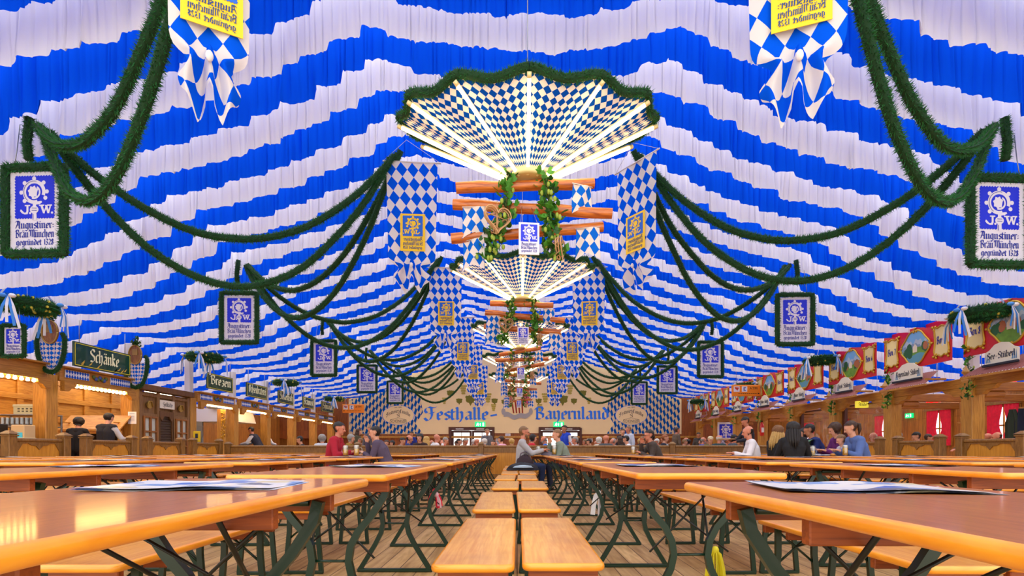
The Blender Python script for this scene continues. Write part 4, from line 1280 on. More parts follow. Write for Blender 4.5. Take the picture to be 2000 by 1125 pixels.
# heart-shaped decorations on the first two left posts
GOLD = mat('old_gold', (176, 140, 66), .35, .5)
for k in (1, 2):
    d = PL[k]; c = Vector((-XP + .2 if k else 0, d - .2, 2.55 if k == 1 else 2.52))
    root = thing('post_decoration', 'pine garland loop with lozenge cloth and oval plaque on the %s left post' % ORD[k - 1], 'decoration', c)
    pts = []
    for i in range(25):
        a = math.pi * (1 + i / 24)
        pts.append(Vector((.3 * math.cos(a), -.02, .62 + .62 * math.sin(a) * 1.0)))
    pts = [Vector((-.24, -.02, .84)), Vector((-.3, -.02, .74))] + pts + [Vector((.3, -.02, .74)), Vector((.24, -.02, .84))]
    garland_mb(pts, .07, 900, 3 + k, .009).build('pine_loop', [PINE, PINE2], root)
    m = MB()
    m.grid(lambda i, j: ((i / 12 - .5) * .5 * math.sqrt(max(0, 1 - (j / 10) ** 2)), .02 * math.sin(i * 2.0), .66 - .58 * j / 10), 12, 10, 0, True, lambda i, j: ((i * .5 + j * .6), (i * .5 - j * .6)))
    m.build('lozenge_cloth', PENW, root)
    m = MB(); m.prism(disc(.17, 22, 0, .86, .25), (0, -.05, 0), (1, 0, 0), (0, 0, 1), .04, 0); m.build('oval_plaque', wood('plaque_wood', (120, 76, 30), (160, 108, 50), (8, 8, 2), .4), root)
    m = MB(); m.tube([(.17 * math.cos(a * .2618), -.055, .86 + .25 * math.sin(a * .2618)) for a in range(25)], .014, 6); m.box((0, -.056, .93), (.14, .01, .16)); m.build('plaque_rim', GOLD, root)
    m = MB(); r3 = random.Random(k)
    for i in range(40): leaf(m, (r3.gauss(0, .05), -.03, 1.16 + r3.gauss(0, .07)), .08, r3, 0)
    tag(m.build('leaves', LEAF2, root), kind='stuff')

# ring wreaths with ribbons
RIBB = mat('ribbon_blue', (60, 140, 226), .5); RIBW = mat('ribbon_white', (236, 236, 240), .5); YBALL = mat('wreath_bauble', (214, 200, 70), .4)
def wreath(loc, r, label, seed, dens):
    root = thing('ring_wreath', label, 'wreath', loc, 0, 'ring wreaths hung on ribbons')
    pts = [Vector((r * math.cos(i * .2618), r * math.sin(i * .2618), 0)) for i in range(25)]
    garland_mb(pts, .15, dens, seed, .012).build('pine_ring', [PINE, PINE2], root)
    rr = random.Random(seed); m = MB()
    for i in range(34):
        a = rr.uniform(0, 6.283); b = rr.uniform(0, 6.283)
        m.blob(((r + .1 * math.cos(b)) * math.cos(a), (r + .1 * math.cos(b)) * math.sin(a), .1 * math.sin(b)), .028, 0, 6, 4)
    tag(m.build('baubles', YBALL, root), kind='stuff')
    for i in range(4):
        a = math.pi / 4 + i * math.pi / 2; p = Vector((r * math.cos(a), r * math.sin(a), .1))
        m = MB(); m.bar([p, Vector((0, 0, .85))], .03, .004, (-math.sin(a), math.cos(a), 0)); m.build('hanging_ribbon', mat('ribbon_grey_blue', (186, 196, 224), .5), root)
        a = i * math.pi / 2 + .3; p = Vector((r * math.cos(a), r * math.sin(a), .05)); out = Vector((math.cos(a), math.sin(a), 0)); tn = Vector((-math.sin(a), math.cos(a), 0))
        m = MB()
        for q, mi in ((-.06, 0), (.0, 1), (.06, 0), (.1, 1)):
            m.bar([p + out * .15, p + out * .2 + tn * q + Vector((0, 0, -.2)), p + out * .19 + tn * q * 1.9 + Vector((0, 0, -.5 - q))], .045, .004, out, mi)
        for q in (-1, 1):
            m.blob(p + out * .17 + tn * q * .07, (.06, .06, .04), (q + 1) // 2, 7, 5)
        m.build('ribbon_bow', [RIBB, RIBW], root)
for k, d in enumerate((10.0, 15.7, 21.2, 26.8)):
    wreath((-9.58, d, CAM_Z + (2.82, 2.85, 2.8, 2.7)[k]), .4, 'pine ring wreath with blue and white bows, %s on the left' % ORD[k], 60 + k, 1500 if k < 2 else 700)
    dr = (10.65, 16.2, 21.6, 27.2)[k]
    wreath((9.62, dr, CAM_Z + (2.84, 2.85, 2.72, 2.6)[k]), .4, 'pine ring wreath with blue and white bows, %s on the right' % ORD[k], 70 + k, 1500 if k < 2 else 700)

# scullery front
sc = thing('scullery_front', 'brown wooden scullery front with a shutter door between two windows', 'facade', (-XP, (PL[2] + PL[3]) / 2, 0))
FAC = wood('facade_grey_oak', (118, 82, 46), (150, 110, 66), (10, 10, 1), .5); FACD = wood('facade_dark', (88, 54, 24), (116, 76, 38), (10, 10, 1), .5)
L = PL[3] - PL[2] - .34
m = MB(); m.bb((-.1, 0, 1.25), (.08, L, 2.5), .005)
for y in (-L / 2 + .05, -.32, .32, L / 2 - .05): m.bb((-.02, y, 1.25), (.08, .1, 2.5), .01)
for z in (.12, 1.0, 1.86, 2.42): 
    for y0, y1 in ((-L / 2, -.3), (.3, L / 2)): m.bb((-.03, (y0 + y1) / 2, z), (.06, y1 - y0, .09), .01)
m.bb((-.03, 0, 2.42), (.06, .7, .1), .01); m.build('panelling', FAC, sc)
m = MB(); m.bb((.0, 0, 2.6), (.3, L + .1, .16), .012); m.build('coping', FACD, sc)
m = MB()
for i in range(24): m.bb((-.04, 0, .1 + i * .075), (.03, .52, .066), .008)
m.build('roller_shutter', mat('shutter_brown', (66, 46, 34), .5), sc)
m = MB(); m.bb((-.01, -.28, .95), (.06, .06, 1.9), .006); m.bb((-.01, .28, .95), (.06, .06, 1.9), .006); m.prism([(-.3, 1.84), (-.2, 1.72), (-.1, 1.86), (.1, 1.86), (.2, 1.72), (.3, 1.84), (.3, 2.0), (-.3, 2.0)], (.03, 0, 0), (0, 1, 0), (0, 0, 1), .04); m.build('shutter_frame', FACD, sc)
for sy in (-1, 1):
    m = MB(); y = sy * .66
    for yy in (y - .25, y, y + .25): m.bb((.02, yy, 1.2), (.06, .05, 1.25), .006)
    for z in (.6, 1.0, 1.4, 1.8): m.bb((.02, y, z), (.05, .5, .045), .006)
    wf = m.build('window_frame', wood('window_oak', (130, 76, 26), (160, 100, 42), (10, 10, 1), .45), sc)
    m = MB(); m.bb((-.02, y, 1.2), (.02, .5, 1.2), .002); m.build('pane', mat('frosted_pane', (206, 210, 200), .3, var=.15, vscale=5), wf)
    m = MB(); m.prism(disc(.11, 14, y, 2.14, .1), (.005, 0, 0), (0, 1, 0), (0, 0, 1), .02); m.tube([(.015, y - .1, 2.1), (.02, y - .06, 2.24), (.02, y + .06, 2.24), (.015, y + .1, 2.1)], .016, 6); m.build('carved_emblem', GOLD, sc)
m = MB(); m.bb((.035, 0, 2.2), (.02, .62, .24), .004); sb_ = m.build('name_board', mat('board_cream', (232, 222, 206), .6), sc)
m = MB(); text(m, 'Spülküche', (.047, -.2, 2.14), (0, 1, 0), (0, 0, 1), .085, 0, .42); m.build('lettering', INK, sb_)
def paper_notice(loc, w, h, label, U):
    m = MB(); U = Vector(U); Nn = U.cross(Vector((0, 0, 1)))
    m.prism([(-w / 2, -h / 2), (w / 2, -h / 2), (w / 2, h / 2), (-w / 2, h / 2)], (0, 0, 0), U, (0, 0, 1), .006, 0)
    for i in range(6): m.prism([(-w * .3, h * (.34 - .12 * i)), (w * .3, h * (.34 - .12 * i)), (w * .3, h * (.37 - .12 * i)), (-w * .3, h * (.37 - .12 * i))], Nn * .002, U, (0, 0, 1), 0, 1)
    tag(m.build('notice', [PAPER, INKB], None, loc), label, 'notice')
paper_notice(at(258, 816, PL[2] - .162), .22, .32, 'white printed notice pinned to the second left post', (1, 0, 0))

# glass store: racks of mugs, crates and a register
MUGG = bpy.data.materials.new('mug_glass'); MUGG.use_nodes = True
_n = MUGG.node_tree; _b = _n.nodes['Principled BSDF']; _n.nodes.remove(_b)
_t = _n.nodes.new('ShaderNodeBsdfTransparent'); _t.inputs[0].default_value = (.96, .97, .97, 1)
_g = _n.nodes.new('ShaderNodeBsdfGlossy'); _g.inputs['Roughness'].default_value = .15
_fr = _n.nodes.new('ShaderNodeFresnel'); _fr.inputs[0].default_value = 1.9
_m = _n.nodes.new('ShaderNodeMixShader'); _m.inputs[0].default_value = .16
_n.links.new(_t.outputs[0], _m.inputs[1]); _n.links.new(_g.outputs[0], _m.inputs[2]); _n.links.new(_m.outputs[0], _n.nodes['Material Output'].inputs[0])
BEER = mat('lager', (250, 190, 30), .15, 0, .3); FOAM = mat('beer_foam', (244, 240, 226), .8)
def mug_mesh():
    m = MB(); m.lathe([(.046, 0), (.052, .005), (.054, .06), (.052, .13), (.05, .19), (.05, .195), (.046, .195), (.046, .02)], n=14)
    m.tube([(.05, 0, .155), (.085, 0, .155), (.1, 0, .13), (.1, 0, .08), (.085, 0, .05), (.05, 0, .045)], .009, 6)
    return m
def make_mug(loc, rz, label, full=.12, group=None):
    root = thing('beer_mug', label, 'beer mug', loc, rz, group)
    mug_mesh().build('glass', MUGG, root)
    if full:
        m = MB(); m.lathe([(.043, .015), (.0445, full)], n=14); m.build('beer', BEER, root)
        m = MB(); m.lathe([(.0445, full + .0005), (.044, min(.19, full + .06)), (.03, min(.2, full + .072))], n=14); m.build('foam', FOAM, root)
    return root
rk = thing('glass_rack', 'steel rack full of empty beer mugs left of the first post', 'rack', (-11.02, 11.5, 0))
for z in (.62, 1.02, 1.4, 1.66):
    m = MB(); m.bb((0, 0, z), (1.2, .5, .025), .004); m.build('shelf', STEEL, rk)
for x in (-.58, .58):
    for y in (-.23, .23):
        m = MB(); m.bb((x, y, .84), (.03, .03, 1.68), .003); m.build('upright', STEEL, rk)
mm_ = mug_mesh().mesh('beer_mug', [MUGG]); nmug = 0
for z, nm in ((1.0325, 'middle'), (1.4125, 'upper')):
    for j, y in enumerate((-.16, .0)):
        for i in range(10):
            o = bpy.data.objects.new('beer_mug', mm_); COL.objects.link(o); o.location = (-11.5 + i * .107, 11.5 + y, z); o.rotation_euler = (0, 0, 1.5)
            tag(o, 'empty mug, %s row of the rack\'s %s shelf, %s from the left' % (('front', 'rear')[j], nm, ORD[i]), 'beer mug', 'empty mugs on the steel rack')
CRATE = mat('crate_cream', (206, 196, 150), .6)
def crate(loc, s, label):
    root = thing('plastic_crate', label, 'crate', loc)
    m = MB(); t = .02; sx, sy, sz = s
    m.bb((0, 0, t), (sx, sy, t), .004)
    for y in (-1, 1): m.bb((0, y * sy / 2, sz / 2 + .01), (sx, t, sz), .004); m.bb((0, y * (sy / 2 + .008), sz - .02), (sx + .02, t, .05), .004)
    for x in (-1, 1): m.bb((x * sx / 2, 0, sz / 2 + .01), (t, sy, sz), .004)
    m.build('crate_body', CRATE, root)
    m = MB()
    for i in range(5):
        for j in range(2): m.box((-sx * .3 + i * sx * .15, -sy / 2 - .0125, sz * (.35 + .25 * j)), (sx * .08, .004, sz * .12))
    m.build('slots', mat('crate_slot', (70, 64, 50), .8), root)
crate((-10.95, 11.62, 1.675), (.62, .34, .22), 'cream plastic crate on top of the glass rack')
ct = thing('bar_counter', 'dark low counter in front of the glass rack', 'counter', (-10.6, 10.7, 0))
m = MB(); m.bb((0, 0, .98), (1.3, .6, .05), .008); m.build('counter_top', FACD, ct)
m = MB(); m.bb((0, .02, .48), (1.24, .54, .95), .01); m.build('counter_body', FACD, ct)
rg = thing('cash_register', 'beige cash register with a teal screen on the left counter', 'cash register', (-10.32, 10.7, 1.006))
m = MB(); m.bb((0, 0, .2), (.28, .26, .4), .012); m.build('housing', mat('register_beige', (206, 176, 130), .5), rg)
m = MB(); m.bb((0, -.135, .14), (.22, .012, .2), .003); m.build('screen', mat('screen_teal', (70, 170, 190), .3, emit=(60, 160, 180), estr=.25), rg)
crate((-10.2, 10.5, 1.006), (.4, .26, .12), 'flat cream crate in front of the cash register')
sp = MB(); sp.bb((0, 0, .21), (.22, .24, .42), .012); tag(sp.build('loudspeaker', mat('black_box', (28, 26, 28), .5), None, (-10.78, 10.62, 1.006)), 'black box standing left of the cash register', 'box')

# kitchen counters behind the farther fascias
for k in range(3, 8):
    a, b = PL[k] + .2, PL[k + 1] - .2; L = b - a
    root = thing('food_counter', 'wooden serving counter under the %s fascia' % STALLN[k], 'counter', (-10.55, (a + b) / 2, 0), 0, 'serving counters on the left')
    m = MB(); m.bb((0, 0, .5), (.6, L, 1.0), .01); m.build('counter_body', OAK, root)
    m = MB(); m.bb((0, 0, 1.02), (.7, L, .04), .008); m.build('counter_top', STEEL, root)
cb = thing('carved_pilaster', 'carved oak pilaster with gilt figures at the pretzel stand', 'pilaster', (-10.25, 17.75, 0))
m = MB(); m.bb((0, 0, 1.15), (.12, .34, 2.3), .01); m.build('shaft', OAK, cb)
m = MB(); r3 = random.Random(8)
for i in range(46): m.blob((.06, r3.uniform(-.13, .13), r3.uniform(1.2, 2.2)), (.03, r3.uniform(.02, .05), r3.uniform(.02, .06)), 0, 7, 5)
m.build('gilt_carving', mat('gilt', (196, 140, 34), .35, .6), cb)
PRETZ = mat('pretzel_crust', (196, 130, 40), .4, 0, .3)
pz = MB(); pz.tube([(.06 * math.cos(t) + .02 * math.cos(3 * t), .07 * math.sin(t) - .03 * math.sin(2 * t), .012 + .012 * math.sin(3 * t) ** 2) for t in [i * math.pi / 12 for i in range(25)]], .016, 6)
pm = pz.mesh('pretzel', [PRETZ])
for i in range(9):
    o = bpy.data.objects.new('pretzel', pm); COL.objects.link(o); o.location = (-10.42 + (i % 3) * .17, 16.6 + (i // 3) * .26, 1.042); o.rotation_euler = (0, 0, i); o.scale = (1.3, 1.3, 1.3)
    tag(o, 'golden pretzel on the pretzel stand counter, %s of nine' % ORD[i], 'pretzel', 'pretzels on the counter')
hd = thing('extractor_hood', 'white steel extractor hood hanging in the roast counter', 'hood', (-11.3, 19.8, 1.95))
m = MB(); m.add([(-.8, -.8, 0), (.8, -.8, 0), (.8, .8, 0), (-.8, .8, 0), (-.7, -.7, .5), (.7, -.7, .5), (.7, .7, .5), (-.7, .7, .5)], [(3, 2, 1, 0), (4, 5, 6, 7), (0, 1, 5, 4), (1, 2, 6, 5), (2, 3, 7, 6), (3, 0, 4, 7)]); m.build('canopy', mat('enamel_white', (222, 220, 224), .35, .1), hd)
m = MB(); m.tube([(0, -1.0, .62), (0, -.2, .72), (0, .5, .74), (0, .85, .66), (0, .95, .45), (0, .95, .2)], .17, 14); m.build('duct', mat('enamel_white', (222, 220, 224)), hd)
m = MB(); m.tube([(-.5, -.6, 0), (-.5, -.6, -1.95)], .03, 8); m.tube([(.5, -.6, 0), (.5, -.6, -1.95)], .03, 8); m.build('support_pole', STEEL, hd)
ks = thing('kitchen_shelf', 'steel kitchen shelf with pots behind the pretzel stand', 'shelf', (-11.9, 18.1, 0))
for z in (.9, 1.35, 1.75):
    m = MB(); m.bb((0, 0, z), (1.3, .5, .03), .004); m.build('shelf_board', STEEL, ks)
for x in (-.62, .62):
    m = MB(); m.bb((x, 0, .95), (.04, .46, 1.9), .004); m.build('upright', STEEL, ks)
for i in range(8):
    m = MB(); h = .16 + .05 * (i % 3); m.lathe([(.09, 0), (.1, .01), (.1, h), (.09, h), (.085, .02)], n=14)
    o = m.build('steel_pot', STEEL, None, (-12.3 + (i % 4) * .27, 18.05, (1.366, 1.766)[i // 4])); tag(o, 'steel pot on the kitchen shelf behind the pretzel stand, %s of eight' % ORD[i], 'pot', 'pots on the kitchen shelf')

# fluorescent tubes under the side-aisle fabric
NEON = mat('lit_neon', (255, 244, 226), .4, emit=(255, 232, 196), estr=16.0)
for s_ in (-1, 1):
    for k in range(7):
        d = (PL if s_ < 0 else PR)[k] + 1.25
        root = thing('fluorescent_light', 'lit fluorescent tube under the %s side aisle fabric, %s from the front' % (SIDEN[s_], ORD[k]), 'light', (s_ * 12.1, d, CAM_Z + 1.92), 0, 'fluorescent tubes in the side aisles')
        m = MB(); m.bb((0, 0, .05), (.12, 1.5, .05), .01); m.build('housing', mat('housing_white', (226, 226, 226), .5), root)
        m = MB(); m.tube([(0, -.7, 0), (0, .7, 0)], .022, 8); m.build('light_tube', NEON, root)
        m = MB()
        for sy in (-1, 1): m.tube([(0, sy * .6, .07), (0, sy * .6, .66)], .006, 5)
        m.build('suspension_rod', CHAIN, root)
# ------------------------------------------------------------------ right-hand booths: painted boards, tiled canopies, beams
RED = mat('board_red', (206, 22, 34), .35, 0, .3); CART = mat('cartouche_cream', (234, 214, 150), .5); GILT = mat('painted_gilt', (206, 160, 50), .35, .4)
TILE = mat('roof_tile', (150, 84, 80), .6, var=.15, vscale=6)
SKYP = mat('paint_sky', (120, 176, 220), .5); MTN = mat('paint_mountain', (130, 150, 176), .5); MTN2 = mat('paint_far_mountain', (176, 190, 206), .5)
MEAD = mat('paint_meadow', (104, 150, 50), .5, var=.4, vscale=9); LAKE = mat('paint_lake', (90, 150, 170), .5); TREEP = mat('paint_tree', (36, 90, 50), .5); HOUSEP = mat('paint_house', (226, 214, 190), .5); AUT = mat('paint_bush', (170, 100, 60), .5)
BU, BV = Vector((0, -1, 0)), Vector((0, 0, 1))            # boards face the nave (-x)
def cloud_shape(w, h, n=48):
    q = []
    for i in range(n):
        a = 2 * math.pi * i / n
        k = 1 + .07 * math.cos(4 * a) + .03 * math.cos(6 * a)
        q.append((w / 2 * k * math.cos(a), h / 2 * k * math.sin(a)))
    return q
def cartouche(root, c, w, h, nm, txt=None, seed=0):
    """cream or painted cartouche with a gilt scroll rim"""
    o = lambda k: Vector(c) + Vector((-.004 * k, 0, 0))
    if txt is not None:
        shp = [(-w / 2, -h * .3), (-w * .42, -h * .46), (-w * .2, -h * .43), (0, -h * .5), (w * .2, -h * .43), (w * .42, -h * .46), (w / 2, -h * .3), (w * .42, 0), (w * .46, h * .3), (w * .5, h * .46), (w * .25, h * .44), (0, h * .5), (-w * .25, h * .44), (-w * .5, h * .46), (-w * .46, h * .3), (-w * .42, 0)]
    else:
        shp = cloud_shape(w, h)
    m = MB(); m.prism(shp, o(1), BU, BV, .01); cp = m.build('cartouche', CART if txt is not None else SKYP, root)
    m = MB(); pts = [o(2) + BU * p[0] + BV * p[1] for p in shp]; m.tube(pts + [pts[0]], .022, 6, cap=False)
    for i in (0, len(shp) // 4, len(shp) // 2, 3 * len(shp) // 4) if txt is None else (1, 5, 9, 13):
        p = pts[i]
        for j in range(3): m.blob(p + BU * (.05 * math.cos(j * 2.2 + i)) + BV * (.05 * math.sin(j * 2.2 + i)), .032, 0, 7, 5)
    m.build('gilt_rim', GILT, cp)
    if txt:
        m = MB(); tw = w * .62; text(m, txt, o(3) - BU * tw / 2 - BV * .06, BU, BV, .12, 0, tw, nib=.26); m.build('lettering', INKB, cp)
    elif txt is None:
        r = random.Random(seed); m = MB()
        def lay(f, k, mi):                                # one painted layer clipped to the oval
            n = 24; top = []
            for i in range(n + 1):
                u = -1 + 2 * i / n; x = u * w / 2 * .96
                lim = math.sqrt(max(0, 1 - u * u)) * h / 2 * .97
                top.append((x, max(-lim, min(lim, f(u) * h / 2)), -lim))
            q = [(x, b) for x, t, b in top] + [(x, t) for x, t, b in top[::-1]]
            m.prism(q, o(1 + .2 * k), BU, BV, 0, mi)
        ph = r.uniform(0, 6)
        lay(lambda u: .25 + .22 * abs(math.sin(u * 4 + ph)) + .08 * math.sin(u * 17 + ph), 1, 0)
        lay(lambda u: .05 + .2 * abs(math.sin(u * 3 + ph + 1)) + .05 * math.sin(u * 23), 2, 1)
        lay(lambda u: -.08 + .08 * math.sin(u * 3 + ph), 3, 2)
        if seed % 2: lay(lambda u: -.42 + .06 * math.sin(u * 5), 4, 3)
        for i in range(9):
            x = r.choice((-1, 1)) * r.uniform(.35, .8) * w / 2; y = r.uniform(-.35, .0) * h / 2; sz = r.uniform(.05, .1)
            m.prism(disc(sz, 8, x, y, sz * 1.4), o(2 + .03 * i), BU, BV, 0, 4 if r.random() < .75 else 6)
        m.prism([(-.07, -.12), (.07, -.12), (.07, .02), (0, .09), (-.07, .02)], o(2.6), BU, BV, 0, 5)
        m.build('painted_landscape', [MTN2, MTN, MEAD, LAKE, TREEP, HOUSEP, AUT], cp)
BOXN = ['Box 8', 'Box 7', 'Box 6', 'Box 5', 'Box 4', 'Box 3', 'Box 2', 'Box 1']
STUB = ['See-Stüberl', 'Bayernland-Stüberl', 'Tirol-Stüberl', 'Almen-Stüberl', 'Weiher-Stüberl', 'Tannen-Stüberl', 'Wald-Stüberl', 'Berg-Stüberl']
for k in range(8):
    a, b = PR[k] + .2, PR[k + 1] - .12
    if k == 7: b = min(b, 29.4)
    L = b - a; yc = (a + b) / 2; h = 1.0; z0 = 2.96
    root = thing('painted_board', 'red painted board lettered %s with landscape oval and gilt scrolls' % BOXN[k], 'sign', (XP - .2, yc, z0 + h / 2), 0, 'red painted boards over the booths')
    m = MB(); m.bb((.02, 0, 0), (.03, L, h), .004); m.build('board', RED, root)
    cartouche(root, (0, L * .36, 0), L * .21, h * .74, 'l', BOXN[k])
    cartouche(root, (0, -L * .01, 0), L * .40, h * .82, 'o', None, k)
    cartouche(root, (0, -L * .38, 0), L * .20, h * .74, 'r', BOXN[k] if k != 3 else '')
    m = MB()
    for sy in (-1, 1): m.tube([(.02, sy * L * .4, h / 2), (.02, sy * L * .4, h / 2 + .25)], .008, 5); m.tube([(.02, sy * L * .3, -h / 2), (.02, sy * L * .3, -h / 2 - .36)], .006, 5)
    m.build('hanging_chain', CHAIN, root)
    # beam with bracketed ends
    root = thing('booth_beam', 'oak beam with bracket ends below the %s board' % BOXN[k], 'beam', (XP + .1, yc, 2.42), 0, 'booth beams on the right')
    m = MB(); m.bb((0, 0, 0), (.12, L + .0, .22), .012)
    for sy in (-1, 1):
        q = [(0, -.11), (.55, -.11), (.45, -.2), (.3, -.22), (.2, -.3), (0, -.3)]
        m.prism([(p[0] * 1, p[1]) for p in q] if sy > 0 else [(-p[0], p[1]) for p in q][::-1], (-.06, sy * L / 2, 0), BU, BV, .12)
    m.build('beam', OAKX, root)
    # tiled canopy with a name plate
    root = thing('tiled_canopy', 'small tiled canopy with arched name plate under the board lettered %s' % BOXN[k], 'canopy', (XP - .08, yc - .05, 2.44), 0, 'tiled canopies on the right')
    m = MB(); n = 22; LC = 1.55
    def PT(i, j, LC=LC, n=n):
        y = (i / (n * 4) - .5) * (LC - .12 * j)
        return (-.5 + .5 * j / 4 , y, .34 * j / 4 + .014 * math.sin(i / 4 * 2 * math.pi) + .02)
    m.grid(PT, n * 4, 4); m.build('tiles', TILE, root)
    m = MB(); m.bb((-.49, 0, -.01), (.03, LC, .05), .005); m.bb((-.24, LC / 2 - .04, .12), (.5, .03, .05), .004); m.bb((-.24, -LC / 2 + .04, .12), (.5, .03, .05), .004); m.build('canopy_frame', OAKX, root)
    w = .72 if k != 1 else .9
    shp = [(-w / 2, 0), (w / 2, 0), (w / 2, .26), (w * .36, .3), (w * .2, .4), (0, .43), (-w * .2, .4), (-w * .36, .3), (-w / 2, .26)]
    m = MB(); m.prism(shp, (-.34, 0, .2), BU, BV, .03); np_ = m.build('name_plate', mat('plate_cream', (232, 226, 206), .5), root)
    m = MB(); text(m, STUB[k], (-.345, w * .42, .31), BU, BV, .09, 0, w * .84, nib=.25); m.build('lettering', INK, np_)
    m = MB()
    for sy in (-1, 1):
        for i in range(3): m.prism([(sy * (w * .46 - .04 * i), .05), (sy * (w * .46 - .04 * i) - sy * .025, .05), (sy * (w * .46 - .03 * i), .24)], (-.345, 0, .2), BU, BV, 0)
    m.build('painted_lozenges', mat('plate_blue', (70, 130, 180), .5), np_)
    m = MB(); m.bb((-.36, 0, .19), (.06, w + .04, .05), .006); m.build('plate_foot', mat('plate_foot_dark', (28, 34, 44), .5), root)
# hop vines down the right-hand posts
for k in range(1, 8):
    d = PR[k]; x = XP - .16
    hop_vine([(x, d - .22, 3.25), (x - .02, d - .22, 2.8), (x, d - .22, 2.4), (x - .02, d - .22, 2.0)], 70 if k < 4 else 36, .05, 300 + k, 'hop vine with gourds trained down the %s right post' % ORD[k - 1], .09, 'hop vines on the right posts')
GOURD = mat('gourd', (196, 150, 90), .5, var=.2, vscale=5)
for k in range(1, 6):
    d = PR[k]
    for i in range(2):
        m = MB(); m.lathe([(.01, .13), (.02, .1), (.035, .06), (.06, .02), (.068, -.03), (.04, -.075), (.01, -.085)], n=12)
        tag(m.build('gourd', GOURD, None, (XP - .3, d - .3 + .02 * i, 2.62 - .17 * i)), 'dried gourd on the %s right post, %s of two' % (ORD[k - 1], ('upper', 'lower')[i]), 'gourd', 'gourds on the right posts')

# booth interior: back wall, curtained windows, cross beams, partitions
XB = 14.4
m = MB(); m.box((XB + .06, 19.5, 1.25), (.12, 22, 2.5)); tag(m.build('wall_right_booths', wood('booth_boards', (140, 86, 30), (190, 124, 48), (9, 9, .7), .45, plank=(.17, 4, 'zx'))), kind='structure')
m = MB(); m.box((12.6, 29.4, 1.2), (4.3, .1, 2.4)); tag(m.build('wall_right_gable', WALLW), kind='structure')
CURT = mat('curtain_red', (226, 20, 60), .8, var=.25, vscale=12); WGL = mat('bright_window', (240, 244, 255), .4, emit=(235, 242, 255), estr=1.6)
for i, y in enumerate((15.1, 17.4, 20.0, 22.6, 25.2)):
    root = thing('curtained_window', 'booth window with red curtains and carved pelmet, %s from the front on the right' % ORD[i], 'window', (XB, y, 1.62), 0, 'curtained windows in the booths')
    m = MB(); m.bb((-.01, 0, 0), (.03, .9, 1.1), .004); m.build('pane', WGL, root)
    m = MB()
    for yy in (-.46, 0, .46): m.bb((-.03, yy, 0), (.05, .05, 1.15), .006)
    for z in (-.56, 0, .56): m.bb((-.03, 0, z), (.05, .96, .05), .006)
    m.build('window_frame', OAK, root)
    for sy in (-1, 1):
        m = MB()
        m.grid(lambda a, b, sy=sy: (-.09 + .02 * math.sin(a * 1.9), sy * (.5 - (a / 14) * (.48 - .22 * math.sin(math.pi * min(1, b / 9)) * (b / 12))), .62 - 1.2 * b / 12), 14, 12)
        m.build('curtain', CURT, root)
    m = MB(); m.prism([(-.6, 0), (.6, 0), (.56, .1), (.3, .12), (.12, .26), (0, .3), (-.12, .26), (-.3, .12), (-.56, .1)], (-.12, 0, .62), BU, BV, .04); m.build('pelmet', FENCEW, root)
for k in range(0, 7):
    d = PR[k]
    m = MB(); m.bb((.07, 0, 0), (3.74, .16, .2), .012); m.bb((-1.5, 0, -.17), (.5, .12, .16), .04)
    tag(m.build('cross_beam', wood('cross_beam_oak', (136, 80, 22), (176, 112, 38), (1.0, 14, 14), .45), None, (12.3, d, 2.32)), 'oak cross beam running from the %s to the booth wall' % (('%s right post' % ORD[k - 1]) if k else 'wall before the first right post'), 'beam', 'cross beams in the booths')
FILM = bpy.data.materials.new('clear_film'); FILM.use_nodes = True
_n = FILM.node_tree; _b = _n.nodes['Principled BSDF']; _n.nodes.remove(_b)
_t = _n.nodes.new('ShaderNodeBsdfTransparent'); _t.inputs[0].default_value = (.97, .95, .97, 1); _g = _n.nodes.new('ShaderNodeBsdfGlossy'); _g.inputs['Roughness'].default_value = .12
_m = _n.nodes.new('ShaderNodeMixShader'); _m.inputs[0].default_value = .12
_n.links.new(_t.outputs[0], _m.inputs[1]); _n.links.new(_g.outputs[0], _m.inputs[2]); _n.links.new(_m.outputs[0], _n.nodes['Material Output'].inputs[0])
for k in (2, 3):
    a, b = PR[k] + .18, PR[k + 1] - .18; L = b - a; r3 = random.Random(k)
    root = thing('plastic_sheet', 'clear plastic sheet closing the booth under the %s board' % BOXN[k], 'plastic sheet', (XP + .26, (a + b) / 2, 0), 0, 'clear plastic sheets')
    m = MB(); m.grid(lambda i, j: (.03 * noise.noise((i * .5, j * .4, k)), (i / 20 - .5) * L, 1.0 + 1.25 * j / 12), 20, 12); m.build('film', FILM, root)
    m = MB(); m.bb((0, 0, 2.27), (.06, L, .05), .006); m.bb((0, 0, .98), (.06, L, .05), .006); m.bb((0, L / 2 - .05, 1.6), (.1, .12, 1.3), .006); m.build('film_frame', DARKW, root)
LSH = mat('lampshade_red', (214, 20, 34), .6, emit=(255, 40, 30), estr=.5)
for i, (px, py, d) in enumerate(((1978, 752, 12.6), (1823, 777, 15.0), (1712, 789, 18.6))):
    p = at(px, py, d); root = thing('pendant_lamp', 'red scalloped lampshade hanging over the %s booth' % ORD[i], 'lamp', p, 0, 'red pendant lamps')
    m = MB(); vs = []
    m.grid(lambda a, b: ((.17 - .1 * (b / 5) ** 1.3) * math.cos(a * 2 * math.pi / 32), (.17 - .1 * (b / 5) ** 1.3) * math.sin(a * 2 * math.pi / 32), -.12 + .2 * b / 5 - (.02 * abs(math.sin(a * math.pi / 4)) if b == 0 else 0)), 32, 5); m.build('shade', LSH, root)
    m = MB(); m.tube([(0, 0, .08), (0, 0, 1.35)], .006, 5); m.build('cord', CHAIN, root)
fl = thing('strudel_sign', 'small yellow lit sign hanging in the booth below the third red board', 'sign', at(1683, 790, 15.3), 0)
m = MB(); m.bb((0, 0, 0), (.34, .12, .2), .01); m.build('light_box', mat('sign_box_yellow', (210, 200, 60), .4, emit=(220, 200, 60), estr=.6), fl)
